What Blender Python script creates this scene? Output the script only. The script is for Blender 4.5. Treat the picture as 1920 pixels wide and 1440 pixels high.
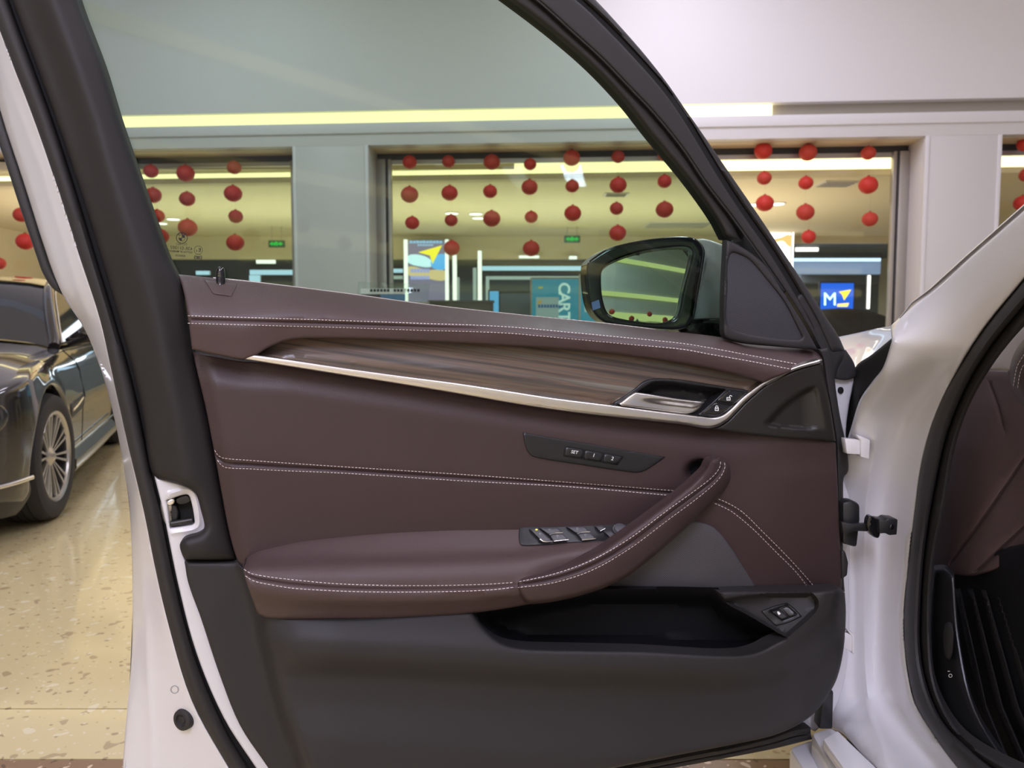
import bpy, bmesh, math, random
import numpy as np
from mathutils import Vector, Matrix
from mathutils.geometry import delaunay_2d_cdt

for o in list(bpy.data.objects):
    bpy.data.objects.remove(o, do_unlink=True)
SC = bpy.context.scene
COL = SC.collection
random.seed(7)
rng = np.random.default_rng(7)

# ------------------------------------------------------------------ camera
FPX = 1442.0                      # focal length in pixels of the 1920 x 1440 frame
CAMZ = 1.07
PITCH = math.atan(105.0 / FPX)
cam_d = bpy.data.cameras.new('camera')
cam_d.sensor_width = 36.0
cam_d.lens = 36.0 * FPX / 1920.0
cam_d.clip_start = 0.02
cam_d.clip_end = 100
cam_d.dof.use_dof = True
cam_d.dof.focus_distance = 1.2
cam_d.dof.aperture_fstop = 7.5
cam = bpy.data.objects.new('camera', cam_d)
cam.location = (0, 0, CAMZ)
cam.rotation_euler = (math.pi / 2 - PITCH, 0, 0)
COL.objects.link(cam)
SC.camera = cam

# ------------------------------------------------------------------ world, exposure
w = bpy.data.worlds.new('world')
SC.world = w
w.use_nodes = True
w.node_tree.nodes['Background'].inputs[0].default_value = (0.80, 0.81, 1.0, 1)
w.node_tree.nodes['Background'].inputs[1].default_value = 0.41
SC.view_settings.view_transform = 'Standard'
SC.view_settings.look = 'None'
SC.view_settings.exposure = 0.0
SC.view_settings.gamma = 1.0
SC.view_settings.use_curve_mapping = False

# the hall's ceiling lamps that light the scene (the lamp housings stand with the ceiling below)
def area(name, loc, rot, sx, sy, power, col):
    l = bpy.data.lights.new(name, 'AREA')
    l.shape = 'RECTANGLE'; l.size = sx; l.size_y = sy
    l.energy = power; l.color = col
    o = bpy.data.objects.new(name, l)
    o.location = loc; o.rotation_euler = rot
    COL.objects.link(o)
    return o
HALL_LAMPS = [(-3.2, 0.0, 0.5, 5.0), (-0.6, -0.2, 0.5, 5.0), (2.6, 0.0, 0.5, 5.0), (-3.0, 5.2, 0.4, 3.2), (1.5, 5.2, 0.4, 3.2), (-1.6, -4.2, 0.5, 3.0), (-0.1, -4.2, 0.5, 3.0)]
LAMP_W = [18, 28, 95, 100, 100, 25, 330]
CEIL_Z = 5.2
for i, (lx, ly, sx, sy) in enumerate(HALL_LAMPS):
    area('hall_lamp_light', (lx, ly, CEIL_Z - 0.09), (0, 0, 0), sx, sy, LAMP_W[i], (0.81, 0.80, 1.0) if i < 5 else (0.72, 0.72, 1.0))
area('shop_ceiling_fill', (-1.4, 11.5, 0.95), (math.pi, 0, 0), 10.8, 2.6, 285, (1.0, 0.87, 0.66))  # added unseen area light that brightens the shop ceiling from counter height
area('shop_back_light', (0.0, 17.2, 2.30), (0, 0, 0), 13.0, 1.5, 240, (0.80, 0.90, 1.0))

# ------------------------------------------------------------------ geometry helpers
CP, SP = math.cos(PITCH), math.sin(PITCH)
def ray(px, py):
    x = (np.asarray(px, float) - 960.0) / FPX
    y = -(np.asarray(py, float) - 720.0) / FPX
    return x, CP + y * SP, -SP + y * CP          # world direction (X, Y, Z)
def vplane(px, py, a, b, c):                      # vertical plane a X + b Y = c
    dx, dy, dz = ray(px, py)
    t = c / (a * dx + b * dy)
    return np.stack(np.broadcast_arrays(dx * t, dy * t, CAMZ + dz * t), -1)
def at(px, py, Y): return vplane(px, py, 0.0, 1.0, Y)
def on_ground(px, py, z=0.0):
    dx, dy, dz = ray(px, py)
    t = (z - CAMZ) / dz
    return np.stack(np.broadcast_arrays(dx * t, dy * t, CAMZ + dz * t), -1)

# the open door's plane: 15 degrees off the picture plane, hinge end farther away
DK, DY0 = 0.27, 1.20
DN = math.sqrt(1 + DK * DK)
DNRM = np.array([DK, -1.0, 0.0]) / DN             # towards the camera
def dp(px, py, off=0.0): return vplane(px, py, -DK, 1.0, DY0 - np.asarray(off) * DN)
# the white car's side
BK, BC = 0.123, 0.443
BN = math.sqrt(1 + BK * BK)
BNRM = np.array([-1.0, BK, 0.0]) / BN             # outwards
def bp(px, py, inset=0.0): return vplane(px, py, 1.0, -BK, BC + np.asarray(inset))
# the shop front across the hall
WK, WY = 0.07, 8.0
WN = math.sqrt(1 + WK * WK)
WE = np.array([1.0, -WK, 0.0]) / WN
WNRM = np.array([-WK, -1.0, 0.0]) / WN
def wp(px, py, d=0.0): return vplane(px, py, WK, 1.0, WY - np.asarray(d) * WN)
def wpos(s, d, z): return np.array([0.0, WY, 0.0]) + WE * s + WNRM * d + np.array([0, 0, z])
def ws(px, d=0.0):
    p = wp(px, 300, d); return float(np.dot(p - np.array([0, WY, 0]), WE))
def wz(py, px=1000, d=0.0): return float(wp(px, py, d)[2])

def sm(pts, n=8, closed=False):
    """Smooth curve through points; a third element marks a corner."""
    P = [np.array(p[:2], float) for p in pts]
    corner = [len(p) > 2 for p in pts]
    m = len(P)
    if closed:
        if not any(corner):
            idx = list(range(m)) + [0]
            runs = [idx]; cyc = True
        else:
            s = corner.index(True)
            order = [(s + i) % m for i in range(m)] + [s]
            runs, cur, cyc = [], [order[0]], False
            for i in order[1:]:
                cur.append(i)
                if corner[i]: runs.append(cur); cur = [i]
    else:
        runs, cur, cyc = [], [0], False
        for i in range(1, m):
            cur.append(i)
            if corner[i] or i == m - 1: runs.append(cur); cur = [i]
    out = []
    for run in runs:
        Q = [P[i] for i in run]; k = len(Q)
        if k == 2:
            out.append(Q[0]); continue
        T = []
        for i in range(k):
            if cyc: a, b = Q[(i - 1) % (k - 1)], Q[(i + 1) % (k - 1)] if i < k - 1 else Q[1]
            else: a, b = Q[max(i - 1, 0)], Q[min(i + 1, k - 1)]
            d = b - a; L = np.linalg.norm(d)
            T.append(d / L if L > 1e-9 else d)
        for i in range(k - 1):
            L = np.linalg.norm(Q[i + 1] - Q[i])
            for j in range(n):
                t = j / n
                h00 = 2*t**3 - 3*t**2 + 1; h10 = t**3 - 2*t**2 + t
                h01 = -2*t**3 + 3*t**2; h11 = t**3 - t**2
                out.append(h00*Q[i] + h10*L*T[i] + h01*Q[i+1] + h11*L*T[i+1])
    if not closed: out.append(P[-1])
    return np.array(out)

def subdiv(P, step, closed=True):
    P = np.asarray(P, float); out = []
    n = len(P)
    for i in range(n if closed else n - 1):
        a, b = P[i], P[(i + 1) % n]
        L = np.linalg.norm(b - a)
        if L < step * 0.15: continue
        k = max(1, int(math.ceil(L / step)))
        for j in range(k): out.append(a + (b - a) * j / k)
    if not closed: out.append(P[-1])
    return np.array(out)
def resample(P, n):
    P = np.asarray(P, float)
    d = np.r_[0, np.cumsum(np.linalg.norm(np.diff(P, axis=0), axis=1))]
    t = np.linspace(0, d[-1], n)
    return np.stack([np.interp(t, d, P[:, i]) for i in range(P.shape[1])], -1)
def bystep(P, step):
    P = np.asarray(P, float)
    L = np.sum(np.linalg.norm(np.diff(P, axis=0), axis=1))
    return resample(P, max(2, int(round(L / step)) + 1))
def pdist(X, P, closed=False):
    """distance of points X to polyline P"""
    P = np.asarray(P, float); A = P if closed else P[:-1]; B = np.roll(P, -1, 0) if closed else P[1:]
    D = B - A; L2 = np.maximum((D ** 2).sum(1), 1e-12)
    out = np.empty(len(X))
    for s in range(0, len(X), 2000):
        Q = X[s:s + 2000]
        W = Q[:, None, :] - A[None]
        t = np.clip((W * D[None]).sum(2) / L2, 0, 1)
        out[s:s + 2000] = np.sqrt(((W - t[..., None] * D[None]) ** 2).sum(2).min(1))
    return out
def inside(X, P):
    x, y = X[:, 0], X[:, 1]; c = np.zeros(len(X), bool); n = len(P)
    for i in range(n):
        x0, y0 = P[i]; x1, y1 = P[(i + 1) % n]
        if y0 == y1: continue
        m = ((y0 > y) != (y1 > y)) & (x < (x1 - x0) * (y - y0) / (y1 - y0) + x0)
        c ^= m
    return c
def ramp(la, lb):
    """0 on line a, 1 on line b"""
    la, lb = np.asarray(la, float), np.asarray(lb, float)
    def f(x, y):
        X = np.stack([x, y], -1).reshape(-1, 2)
        a, b = pdist(X, la), pdist(X, lb)
        return (a / np.maximum(a + b, 1e-9)).reshape(np.shape(x))
    return f
def sstep(a, b, x):
    t = np.clip((np.asarray(x) - a) / (b - a), 0, 1); return t * t * (3 - 2 * t)
def line_y(pts):
    P = np.array(sorted([p[:2] for p in pts])); return lambda x: np.interp(x, P[:, 0], P[:, 1])
def line_x(pts):
    P = np.array(sorted([(p[1], p[0]) for p in pts])); return lambda y: np.interp(y, P[:, 0], P[:, 1])

def root_loc(o):
    while o.parent: o = o.parent
    return np.array(o.location)
def obj(name, V, Fc, mat, parent=None, smooth=True, angle=40, kind=None, label=None):
    V = np.asarray(V, float)
    loc = np.zeros(3)
    if parent is not None: V = V - root_loc(parent)
    else:
        loc = np.array([(V[:, 0].min() + V[:, 0].max()) / 2, (V[:, 1].min() + V[:, 1].max()) / 2, V[:, 2].min()])
        V = V - loc
    me = bpy.data.meshes.new(name)
    me.from_pydata([tuple(v) for v in V], [], [tuple(int(i) for i in f) for f in Fc])
    me.validate()
    bm = bmesh.new(); bm.from_mesh(me)
    bmesh.ops.recalc_face_normals(bm, faces=bm.faces[:])
    bm.to_mesh(me); bm.free()
    if smooth:
        me.shade_smooth()
        if angle < 180: me.set_sharp_from_angle(angle=math.radians(angle))
    me.materials.append(mat)
    o = bpy.data.objects.new(name, me)
    COL.objects.link(o)
    if parent is not None: o.parent = parent
    else: o.location = loc
    if kind: o['kind'] = kind
    if label: o['label'] = label
    return o
def empty(name, loc, label, cat, group=None):
    o = bpy.data.objects.new(name, None)
    o.empty_display_size = 0.1
    COL.objects.link(o); o.location = tuple(loc)
    o['label'] = label; o['category'] = cat
    if group: o['group'] = group
    return o
def tag(o, label, cat, group=None):
    o['label'] = label; o['category'] = cat
    if group: o['group'] = group
    return o

class Hf: pass
def panel(name, outline, mat, parent=None, mp=dp, nrm=DNRM, off=0.0, bev=(6, 0.006), thick=0.01, step=10,
          creases=(), holes=(), extra=(), angle=50, kind=None, label=None):
    """A solid panel: outline traced on a plane, its surface raised by off(x, y), edges rounded over, given a thickness."""
    B = subdiv(outline, step)
    area2 = np.sum(B[:, 0] * np.roll(B[:, 1], -1) - np.roll(B[:, 0], -1) * B[:, 1])
    if area2 < 0: B = B[::-1]
    H = []
    for h in holes:
        h = subdiv(h, step)
        a2 = np.sum(h[:, 0] * np.roll(h[:, 1], -1) - np.roll(h[:, 0], -1) * h[:, 1])
        H.append(h if a2 < 0 else h[::-1])
    loops = [B] + H
    bw, bd = bev
    def bdist(X):
        d = pdist(X, B, True)
        for h in H: d = np.minimum(d, pdist(X, h, True))
        return d
    pts = []
    if bw > 0:
        for fr in (0.07, 0.25, 0.55, 1.0):
            for Lp in loops:
                T = np.roll(Lp, -1, 0) - np.roll(Lp, 1, 0)
                N = np.stack([-T[:, 1], T[:, 0]], -1); N /= np.maximum(np.linalg.norm(N, axis=1), 1e-9)[:, None]
                Q = Lp + N * bw * fr
                pts.append(Q[bdist(Q) > bw * fr * 0.9])
    for cl, cdep, cw in creases:
        cl = bystep(cl, max(step * 0.7, 3))
        T = np.gradient(cl, axis=0); N = np.stack([-T[:, 1], T[:, 0]], -1); N /= np.maximum(np.linalg.norm(N, axis=1), 1e-9)[:, None]
        for k in (-2.2, -1.2, -0.6, 0, 0.6, 1.2, 2.2):
            Q = cl + N * cw * k
            pts.append(Q[bdist(Q) > 1.0])
    for e in extra:
        Q = np.asarray(e, float); pts.append(Q[bdist(Q) > 1.0])
    lo, hi = B.min(0), B.max(0)
    gx = np.arange(lo[0] + step * .5, hi[0], step); gy = np.arange(lo[1] + step * .5, hi[1], step * 0.866)
    G = np.array([(x + (step * .5 if j % 2 else 0), y) for j, y in enumerate(gy) for x in gx])
    if len(G):
        G = G[bdist(G) > max(bw * 1.15, step * 0.45)]
        if len(G) and creases:
            for cl, cdep, cw in creases:
                G = G[pdist(G, cl) > cw * 2.6]
    pts.append(G)
    if len(pts) > 1 and len(G):
        O_ = np.concatenate([p for p in pts[:-1] if len(p)] or [np.zeros((0, 2))])
        if len(O_):
            mind = np.concatenate([np.sqrt(((G[i:i + 500, None, :] - O_[None]) ** 2).sum(2).min(1)) for i in range(0, len(G), 500)])
            pts[-1] = G[mind > step * 0.45]
    I = np.concatenate([p for p in pts if len(p)]) if any(len(p) for p in pts) else np.zeros((0, 2))
    ok = inside(I, B) if len(I) else np.zeros(0, bool)
    for h in H: ok &= ~inside(I, h)
    I = I[ok]
    allp = np.concatenate(loops + [I]); edges = []; s = 0
    for Lp in loops:
        n = len(Lp); edges += [(s + i, s + (i + 1) % n) for i in range(n)]; s += n
    r = delaunay_2d_cdt([Vector(p) for p in allp], edges, [], 0, 1e-3)
    V2 = np.array([tuple(v) for v in r[0]]); T3 = np.array([f for f in r[2]])
    C = V2[T3].mean(1)
    keep = inside(C, B)
    for h in H: keep &= ~inside(C, h)
    T3 = T3[keep]
    def hf(x, y):
        x = np.asarray(x, float); y = np.asarray(y, float)
        X = np.stack([x, y], -1).reshape(-1, 2)
        v = off(x, y) if callable(off) else np.full(x.shape, off)
        v = np.array(v, float)
        if bw > 0:
            d = np.clip(bdist(X) / bw, 0, 1).reshape(x.shape)
            v = v - bd * (1 - np.sqrt(np.maximum(1 - (1 - d) ** 2, 0)))
        for cl, cdep, cw in creases:
            d = pdist(X, cl).reshape(x.shape)
            v = v - cdep * np.exp(-(d / cw) ** 2)
        return v
    front = mp(V2[:, 0], V2[:, 1], hf(V2[:, 0], V2[:, 1]))
    used = np.unique(T3); remap = -np.ones(len(V2), int); remap[used] = np.arange(len(used))
    front = front[used]; T3 = remap[T3]
    cnt = {}
    for f in T3:
        for a, b in ((f[0], f[1]), (f[1], f[2]), (f[2], f[0])): cnt[(a, b)] = cnt.get((a, b), 0) + 1
    bedge = [(a, b) for (a, b) in cnt if (b, a) not in cnt]
    n = len(front)
    V, Fs = [front], [tuple(f) for f in T3]
    if thick > 0:
        bi = sorted({i for e in bedge for i in e}); m = {v: n + k for k, v in enumerate(bi)}
        V.append(front[bi] - nrm * thick)
        Fs += [(b, a, m[a], m[b]) for a, b in bedge]
    o = obj(name, np.concatenate(V), Fs, mat, parent, True, angle, kind, label)
    return o, hf

def grid_faces(nr, nc, cr=False, cc=False):
    F = []
    for i in range(nr if cr else nr - 1):
        for j in range(nc if cc else nc - 1):
            F.append((i * nc + j, i * nc + (j + 1) % nc, ((i + 1) % nr) * nc + (j + 1) % nc, ((i + 1) % nr) * nc + j))
    return F
def loft(name, rows, mat, parent=None, thick=None, angle=50, label=None):
    n = max(len(r) for r in rows)
    R = [resample(r, n) if len(r) != n else np.asarray(r, float) for r in rows]
    V = np.concatenate(R); m = len(R)
    Fs = grid_faces(m, n)
    if thick is not None:
        k = len(V); V = np.concatenate([V, V + np.asarray(thick)])
        Fs = Fs + [tuple(i + k for i in f[::-1]) for f in Fs]
        for j in range(n - 1):
            Fs.append((j, j + 1, k + j + 1, k + j)); b = (m - 1) * n
            Fs.append((b + j, b + j + 1, k + b + j + 1, k + b + j))
        for i in range(m - 1):
            Fs.append((i * n, (i + 1) * n, k + (i + 1) * n, k + i * n))
            e = n - 1; Fs.append((i * n + e, (i + 1) * n + e, k + (i + 1) * n + e, k + i * n + e))
    return obj(name, V, Fs, mat, parent, True, angle, None, label)
def tube_geo(path, rad, seg=10, flat=1.0, up=(0, 0, 1), caps=True):
    P = np.asarray(path, float); n = len(P)
    rad = np.broadcast_to(np.asarray(rad, float), (n,))
    T = np.gradient(P, axis=0); T /= np.maximum(np.linalg.norm(T, axis=1), 1e-12)[:, None]
    up = np.asarray(up, float); V = []
    for i in range(n):
        a = np.cross(T[i], up); l = np.linalg.norm(a)
        a = a / l if l > 1e-6 else np.array([1.0, 0, 0])
        b = np.cross(a, T[i])
        for j in range(seg):
            th = 2 * math.pi * j / seg
            V.append(P[i] + rad[i] * (a * math.cos(th) + b * flat * math.sin(th)))
    F = grid_faces(n, seg, False, True)
    if caps: F += [tuple(range(seg)), tuple((n - 1) * seg + j for j in range(seg))]
    return np.array(V), F
def tube(name, path, rad, mat, parent=None, seg=10, flat=1.0, up=(0, 0, 1), label=None):
    V, F = tube_geo(path, rad, seg, flat, up)
    return obj(name, V, F, mat, parent, True, 60, None, label)
def frame_of(d):
    d = np.asarray(d, float); d = d / np.linalg.norm(d)
    h = np.array([0, 0, 1.0]) if abs(d[2]) < 0.9 else np.array([1.0, 0, 0])
    a = np.cross(h, d); a /= np.linalg.norm(a)
    return a, np.cross(d, a), d
def lathe_geo(prof, org, axis, seg=32, closed=False):
    a, b, d = frame_of(axis); V = []
    for r, h in prof:
        for j in range(seg):
            th = 2 * math.pi * j / seg
            V.append(np.asarray(org) + d * h + r * (a * math.cos(th) + b * math.sin(th)))
    F = grid_faces(len(prof), seg, closed, True)
    if not closed:
        if prof[0][0] > 1e-5: F.append(tuple(range(seg)))
        if prof[-1][0] > 1e-5: F.append(tuple((len(prof) - 1) * seg + j for j in range(seg)))
    return np.array(V), F
def lathe(name, prof, org, axis, mat, parent=None, seg=32, closed=False, angle=40, label=None):
    V, F = lathe_geo(prof, org, axis, seg, closed)
    return obj(name, V, F, mat, parent, True, angle, None, label)
def hexa(c8):                                     # 8 corners: 4 front then 4 back
    return np.asarray(c8, float), [(0, 1, 2, 3), (4, 5, 6, 7), (0, 1, 5, 4), (1, 2, 6, 5), (2, 3, 7, 6), (3, 0, 4, 7)]
def bevelled(name, V, F, mat, parent=None, r=0.003, seg=2, **k):
    o = obj(name, V, F, mat, parent, True, 40, k.get('kind'), k.get('label'))
    bm = bmesh.new(); bm.from_mesh(o.data)
    bmesh.ops.bevel(bm, geom=bm.edges[:], offset=r, segments=seg, affect='EDGES', profile=0.5, clamp_overlap=True)
    bm.to_mesh(o.data); bm.free(); o.data.shade_smooth(); o.data.set_sharp_from_angle(angle=math.radians(35))
    return o
def box(name, x0, x1, y0, y1, z0, z1, mat, parent=None, r=0.0, **k):
    V, F = hexa([(x0, y0, z0), (x1, y0, z0), (x1, y0, z1), (x0, y0, z1), (x0, y1, z0), (x1, y1, z0), (x1, y1, z1), (x0, y1, z1)])
    if r > 0: return bevelled(name, V, F, mat, parent, r, **k)
    return obj(name, V, F, mat, parent, False, 40, k.get('kind'), k.get('label'))
def wbox(name, s0, s1, d0, d1, z0, z1, mat, parent=None, r=0.0, **k):   # box in the shop front's frame
    V, F = hexa([wpos(s0, d1, z0), wpos(s1, d1, z0), wpos(s1, d1, z1), wpos(s0, d1, z1), wpos(s0, d0, z0), wpos(s1, d0, z0), wpos(s1, d0, z1), wpos(s0, d0, z1)])
    if r > 0: return bevelled(name, V, F, mat, parent, r, **k)
    return obj(name, V, F, mat, parent, False, 40, k.get('kind'), k.get('label'))
def join_geo(parts):
    V, F, n = [], [], 0
    for v, f in parts:
        V.append(np.asarray(v)); F += [tuple(i + n for i in q) for q in f]; n += len(v)
    return np.concatenate(V), F
def stitches(name, line, hf, mat, parent, pitch=6.6, dash=4.6, wid=1.45, lift=0.0010, mp=dp, slant=0.0, jit=0.25):
    P = np.asarray(line, float)
    d = np.r_[0, np.cumsum(np.linalg.norm(np.diff(P, axis=0), axis=1))]
    parts = []
    for s in np.arange(1.0, d[-1] - dash, pitch):
        s0 = s + random.uniform(-jit, jit)
        a = np.array([np.interp(s0, d, P[:, i]) for i in (0, 1)]); b = np.array([np.interp(s0 + dash, d, P[:, i]) for i in (0, 1)])
        t = (b - a) / max(np.linalg.norm(b - a), 1e-9); n = np.array([-t[1], t[0]])
        a = a + n * slant; b = b - n * slant; m = (a + b) / 2
        xy = np.array([a, m + n * wid / 2, b, m - n * wid / 2, a + n * wid * .4, b + n * wid * .4, b - n * wid * .4, a - n * wid * .4])
        h = hf(xy[:, 0], xy[:, 1])
        base = mp(xy[:, 0], xy[:, 1], h - 0.0008)
        mid = mp(np.array([m[0]]), np.array([m[1]]), hf(np.array([m[0]]), np.array([m[1]])) + lift)[0]
        lo = [base[4], base[5], base[6], base[7]]
        q = xy[4:8] * 0.8 + m * 0.2
        top = mp(q[:, 0], q[:, 1], hf(q[:, 0], q[:, 1]) + lift)
        parts.append((np.array(lo + list(top)), [(4, 5, 6, 7), (0, 1, 5, 4), (1, 2, 6, 5), (2, 3, 7, 6), (3, 0, 4, 7)]))
    V, F = join_geo(parts)
    return obj(name, V, F, mat, parent, True, 60, 'stuff')
def text(name, s, px, py, size, mat, parent, mp, off=0.0, rot=0.0, mirror=False, shear=0.0, xs=1.0, align='CENTER', bold=0.0, arc=None):
    cu = bpy.data.curves.new(name, 'FONT'); cu.body = s; cu.size = 1.0
    cu.align_x = align; cu.align_y = 'CENTER'; cu.shear = shear; cu.offset = bold; cu.resolution_u = 3
    t = bpy.data.objects.new(name, cu); COL.objects.link(t)
    dg = bpy.context.evaluated_depsgraph_get()
    me = bpy.data.meshes.new_from_object(t.evaluated_get(dg))
    V = np.array([v.co[:2] for v in me.vertices]); Fs = [tuple(p.vertices) for p in me.polygons]
    bpy.data.objects.remove(t, do_unlink=True)
    V = V * size * np.array([xs, 1.0])
    if mirror: V[:, 0] *= -1
    c, sn = math.cos(rot), math.sin(rot)
    X = px + V[:, 0] * c + V[:, 1] * sn; Y = py + V[:, 0] * sn - V[:, 1] * c
    W = mp(X, Y, off)
    return obj(name, W, Fs, mat, parent, False)
def flat(name, polys, mat, parent, mp, off=0.0, thick=0.0, nrm=DNRM, kind=None):
    if len(polys) > 3: kind = 'stuff'
    parts = []
    for P in polys:
        P = np.asarray([p[:2] for p in P], float); n = len(P)
        f = mp(P[:, 0], P[:, 1], off)
        if thick > 0:
            parts.append((np.concatenate([f, f - nrm * thick]), [tuple(range(n)), tuple(range(2 * n - 1, n - 1, -1))] + [(i, (i + 1) % n, n + (i + 1) % n, n + i) for i in range(n)]))
        else: parts.append((f, [tuple(range(n))]))
    V, F = join_geo(parts)
    return obj(name, V, F, mat, parent, False, kind=kind)
def ringpoly(cx, cy, r0, r1, a0=0, a1=360, n=28, ky=1.0):
    """list of quads of a ring arc in pixels"""
    out = []
    for i in range(n):
        t0 = math.radians(a0 + (a1 - a0) * i / n); t1 = math.radians(a0 + (a1 - a0) * (i + 1) / n)
        out.append([(cx + r0 * math.cos(t0), cy + ky * r0 * math.sin(t0)), (cx + r1 * math.cos(t0), cy + ky * r1 * math.sin(t0)),
                    (cx + r1 * math.cos(t1), cy + ky * r1 * math.sin(t1)), (cx + r0 * math.cos(t1), cy + ky * r0 * math.sin(t1))])
    return out
def ellipse(cx, cy, rx, ry, n=24, rot=0.0):
    c, s = math.cos(rot), math.sin(rot)
    return np.array([(cx + rx * math.cos(t) * c - ry * math.sin(t) * s, cy + rx * math.cos(t) * s + ry * math.sin(t) * c) for t in np.linspace(0, 2 * math.pi, n, endpoint=False)])

# ------------------------------------------------------------------ materials
def mat(name, col, rough=0.5, metal=0.0, coat=0.0, spec=0.5, bump=None, emit=None, coat_rough=0.05, sheen=0.0):
    m = bpy.data.materials.new(name); m.use_nodes = True
    nt = m.node_tree; b = nt.nodes['Principled BSDF']
    b.inputs['Base Color'].default_value = (*col, 1)
    b.inputs['Roughness'].default_value = rough
    b.inputs['Metallic'].default_value = metal
    b.inputs['Specular IOR Level'].default_value = spec
    b.inputs['Coat Weight'].default_value = coat
    b.inputs['Coat Roughness'].default_value = coat_rough
    if emit:
        b.inputs['Emission Color'].default_value = (*emit[0], 1); b.inputs['Emission Strength'].default_value = emit[1]
    tc = nt.nodes.new('ShaderNodeTexCoord')
    if bump:
        scale, stren, dist = bump
        v = nt.nodes.new('ShaderNodeTexNoise'); v.inputs['Scale'].default_value = scale; v.inputs['Detail'].default_value = 3
        nt.links.new(tc.outputs['Object'], v.inputs['Vector'])
        bn = nt.nodes.new('ShaderNodeBump'); bn.inputs['Strength'].default_value = stren; bn.inputs['Distance'].default_value = dist
        nt.links.new(v.outputs['Fac'], bn.inputs['Height']); nt.links.new(bn.outputs['Normal'], b.inputs['Normal'])
    return m
def leather_mat(name, col):
    m = mat(name, col, 0.46, spec=0.42)
    nt = m.node_tree; b = nt.nodes['Principled BSDF']; tc = nt.nodes['Texture Coordinate']
    v = nt.nodes.new('ShaderNodeTexVoronoi'); v.inputs['Scale'].default_value = 620; v.feature = 'SMOOTH_F1'
    nz = nt.nodes.new('ShaderNodeTexNoise'); nz.inputs['Scale'].default_value = 300; nz.inputs['Detail'].default_value = 2
    nt.links.new(tc.outputs['Object'], v.inputs['Vector']); nt.links.new(tc.outputs['Object'], nz.inputs['Vector'])
    ad = nt.nodes.new('ShaderNodeMath'); ad.operation = 'ADD'
    nt.links.new(v.outputs['Distance'], ad.inputs[0]); nt.links.new(nz.outputs['Fac'], ad.inputs[1])
    bn = nt.nodes.new('ShaderNodeBump'); bn.inputs['Strength'].default_value = 0.30; bn.inputs['Distance'].default_value = 0.0006
    nt.links.new(ad.outputs[0], bn.inputs['Height']); nt.links.new(bn.outputs['Normal'], b.inputs['Normal'])
    return m
def wood_mat(name):
    m = mat(name, (0.2, 0.12, 0.08), 0.30, coat=0.6, coat_rough=0.2)
    nt = m.node_tree; b = nt.nodes['Principled BSDF']; tc = nt.nodes['Texture Coordinate']
    m0 = nt.nodes.new('ShaderNodeMapping'); m0.inputs['Rotation'].default_value = (0, math.radians(-9.0), 0)
    mp_ = nt.nodes.new('ShaderNodeMapping'); mp_.inputs['Scale'].default_value = (1.5, 1.0, 62)
    nt.links.new(tc.outputs['Object'], m0.inputs['Vector']); nt.links.new(m0.outputs['Vector'], mp_.inputs['Vector'])
    n1 = nt.nodes.new('ShaderNodeTexNoise'); n1.inputs['Scale'].default_value = 1.6; n1.inputs['Detail'].default_value = 7; n1.inputs['Distortion'].default_value = 0.35
    nt.links.new(mp_.outputs['Vector'], n1.inputs['Vector'])
    cr = nt.nodes.new('ShaderNodeValToRGB')
    el = cr.color_ramp.elements
    el[0].position = 0.28; el[0].color = (0.040, 0.028, 0.024, 1); el[1].position = 0.72; el[1].color = (0.185, 0.172, 0.14, 1)
    for p, c in ((0.40, (0.070, 0.055, 0.046, 1)), (0.50, (0.150, 0.100, 0.070, 1)), (0.55, (0.095, 0.083, 0.070, 1)), (0.63, (0.135, 0.122, 0.100, 1))):
        e = el.new(p); e.color = c
    nt.links.new(n1.outputs['Fac'], cr.inputs['Fac']); nt.links.new(cr.outputs['Color'], b.inputs['Base Color'])
    return m
def glass_mat(name, tint, fres=1.0):
    m = bpy.data.materials.new(name); m.use_nodes = True
    nt = m.node_tree; nt.nodes.clear()
    out = nt.nodes.new('ShaderNodeOutputMaterial'); t = nt.nodes.new('ShaderNodeBsdfTransparent'); t.inputs['Color'].default_value = (*tint, 1)
    g = nt.nodes.new('ShaderNodeBsdfGlossy'); g.inputs['Roughness'].default_value = 0.02
    lw = nt.nodes.new('ShaderNodeFresnel'); lw.inputs['IOR'].default_value = 1.45
    ml = nt.nodes.new('ShaderNodeMath'); ml.operation = 'MULTIPLY'; ml.inputs[1].default_value = fres
    mx = nt.nodes.new('ShaderNodeMixShader')
    nt.links.new(lw.outputs[0], ml.inputs[0]); nt.links.new(ml.outputs[0], mx.inputs['Fac'])
    nt.links.new(t.outputs[0], mx.inputs[1]); nt.links.new(g.outputs[0], mx.inputs[2]); nt.links.new(mx.outputs[0], out.inputs['Surface'])
    return m
def emis(name, col, s):
    m = bpy.data.materials.new(name); m.use_nodes = True
    nt = m.node_tree; nt.nodes.clear()
    out = nt.nodes.new('ShaderNodeOutputMaterial'); e = nt.nodes.new('ShaderNodeEmission')
    e.inputs[0].default_value = (*col, 1); e.inputs[1].default_value = s
    nt.links.new(e.outputs[0], out.inputs['Surface'])
    return m
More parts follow.
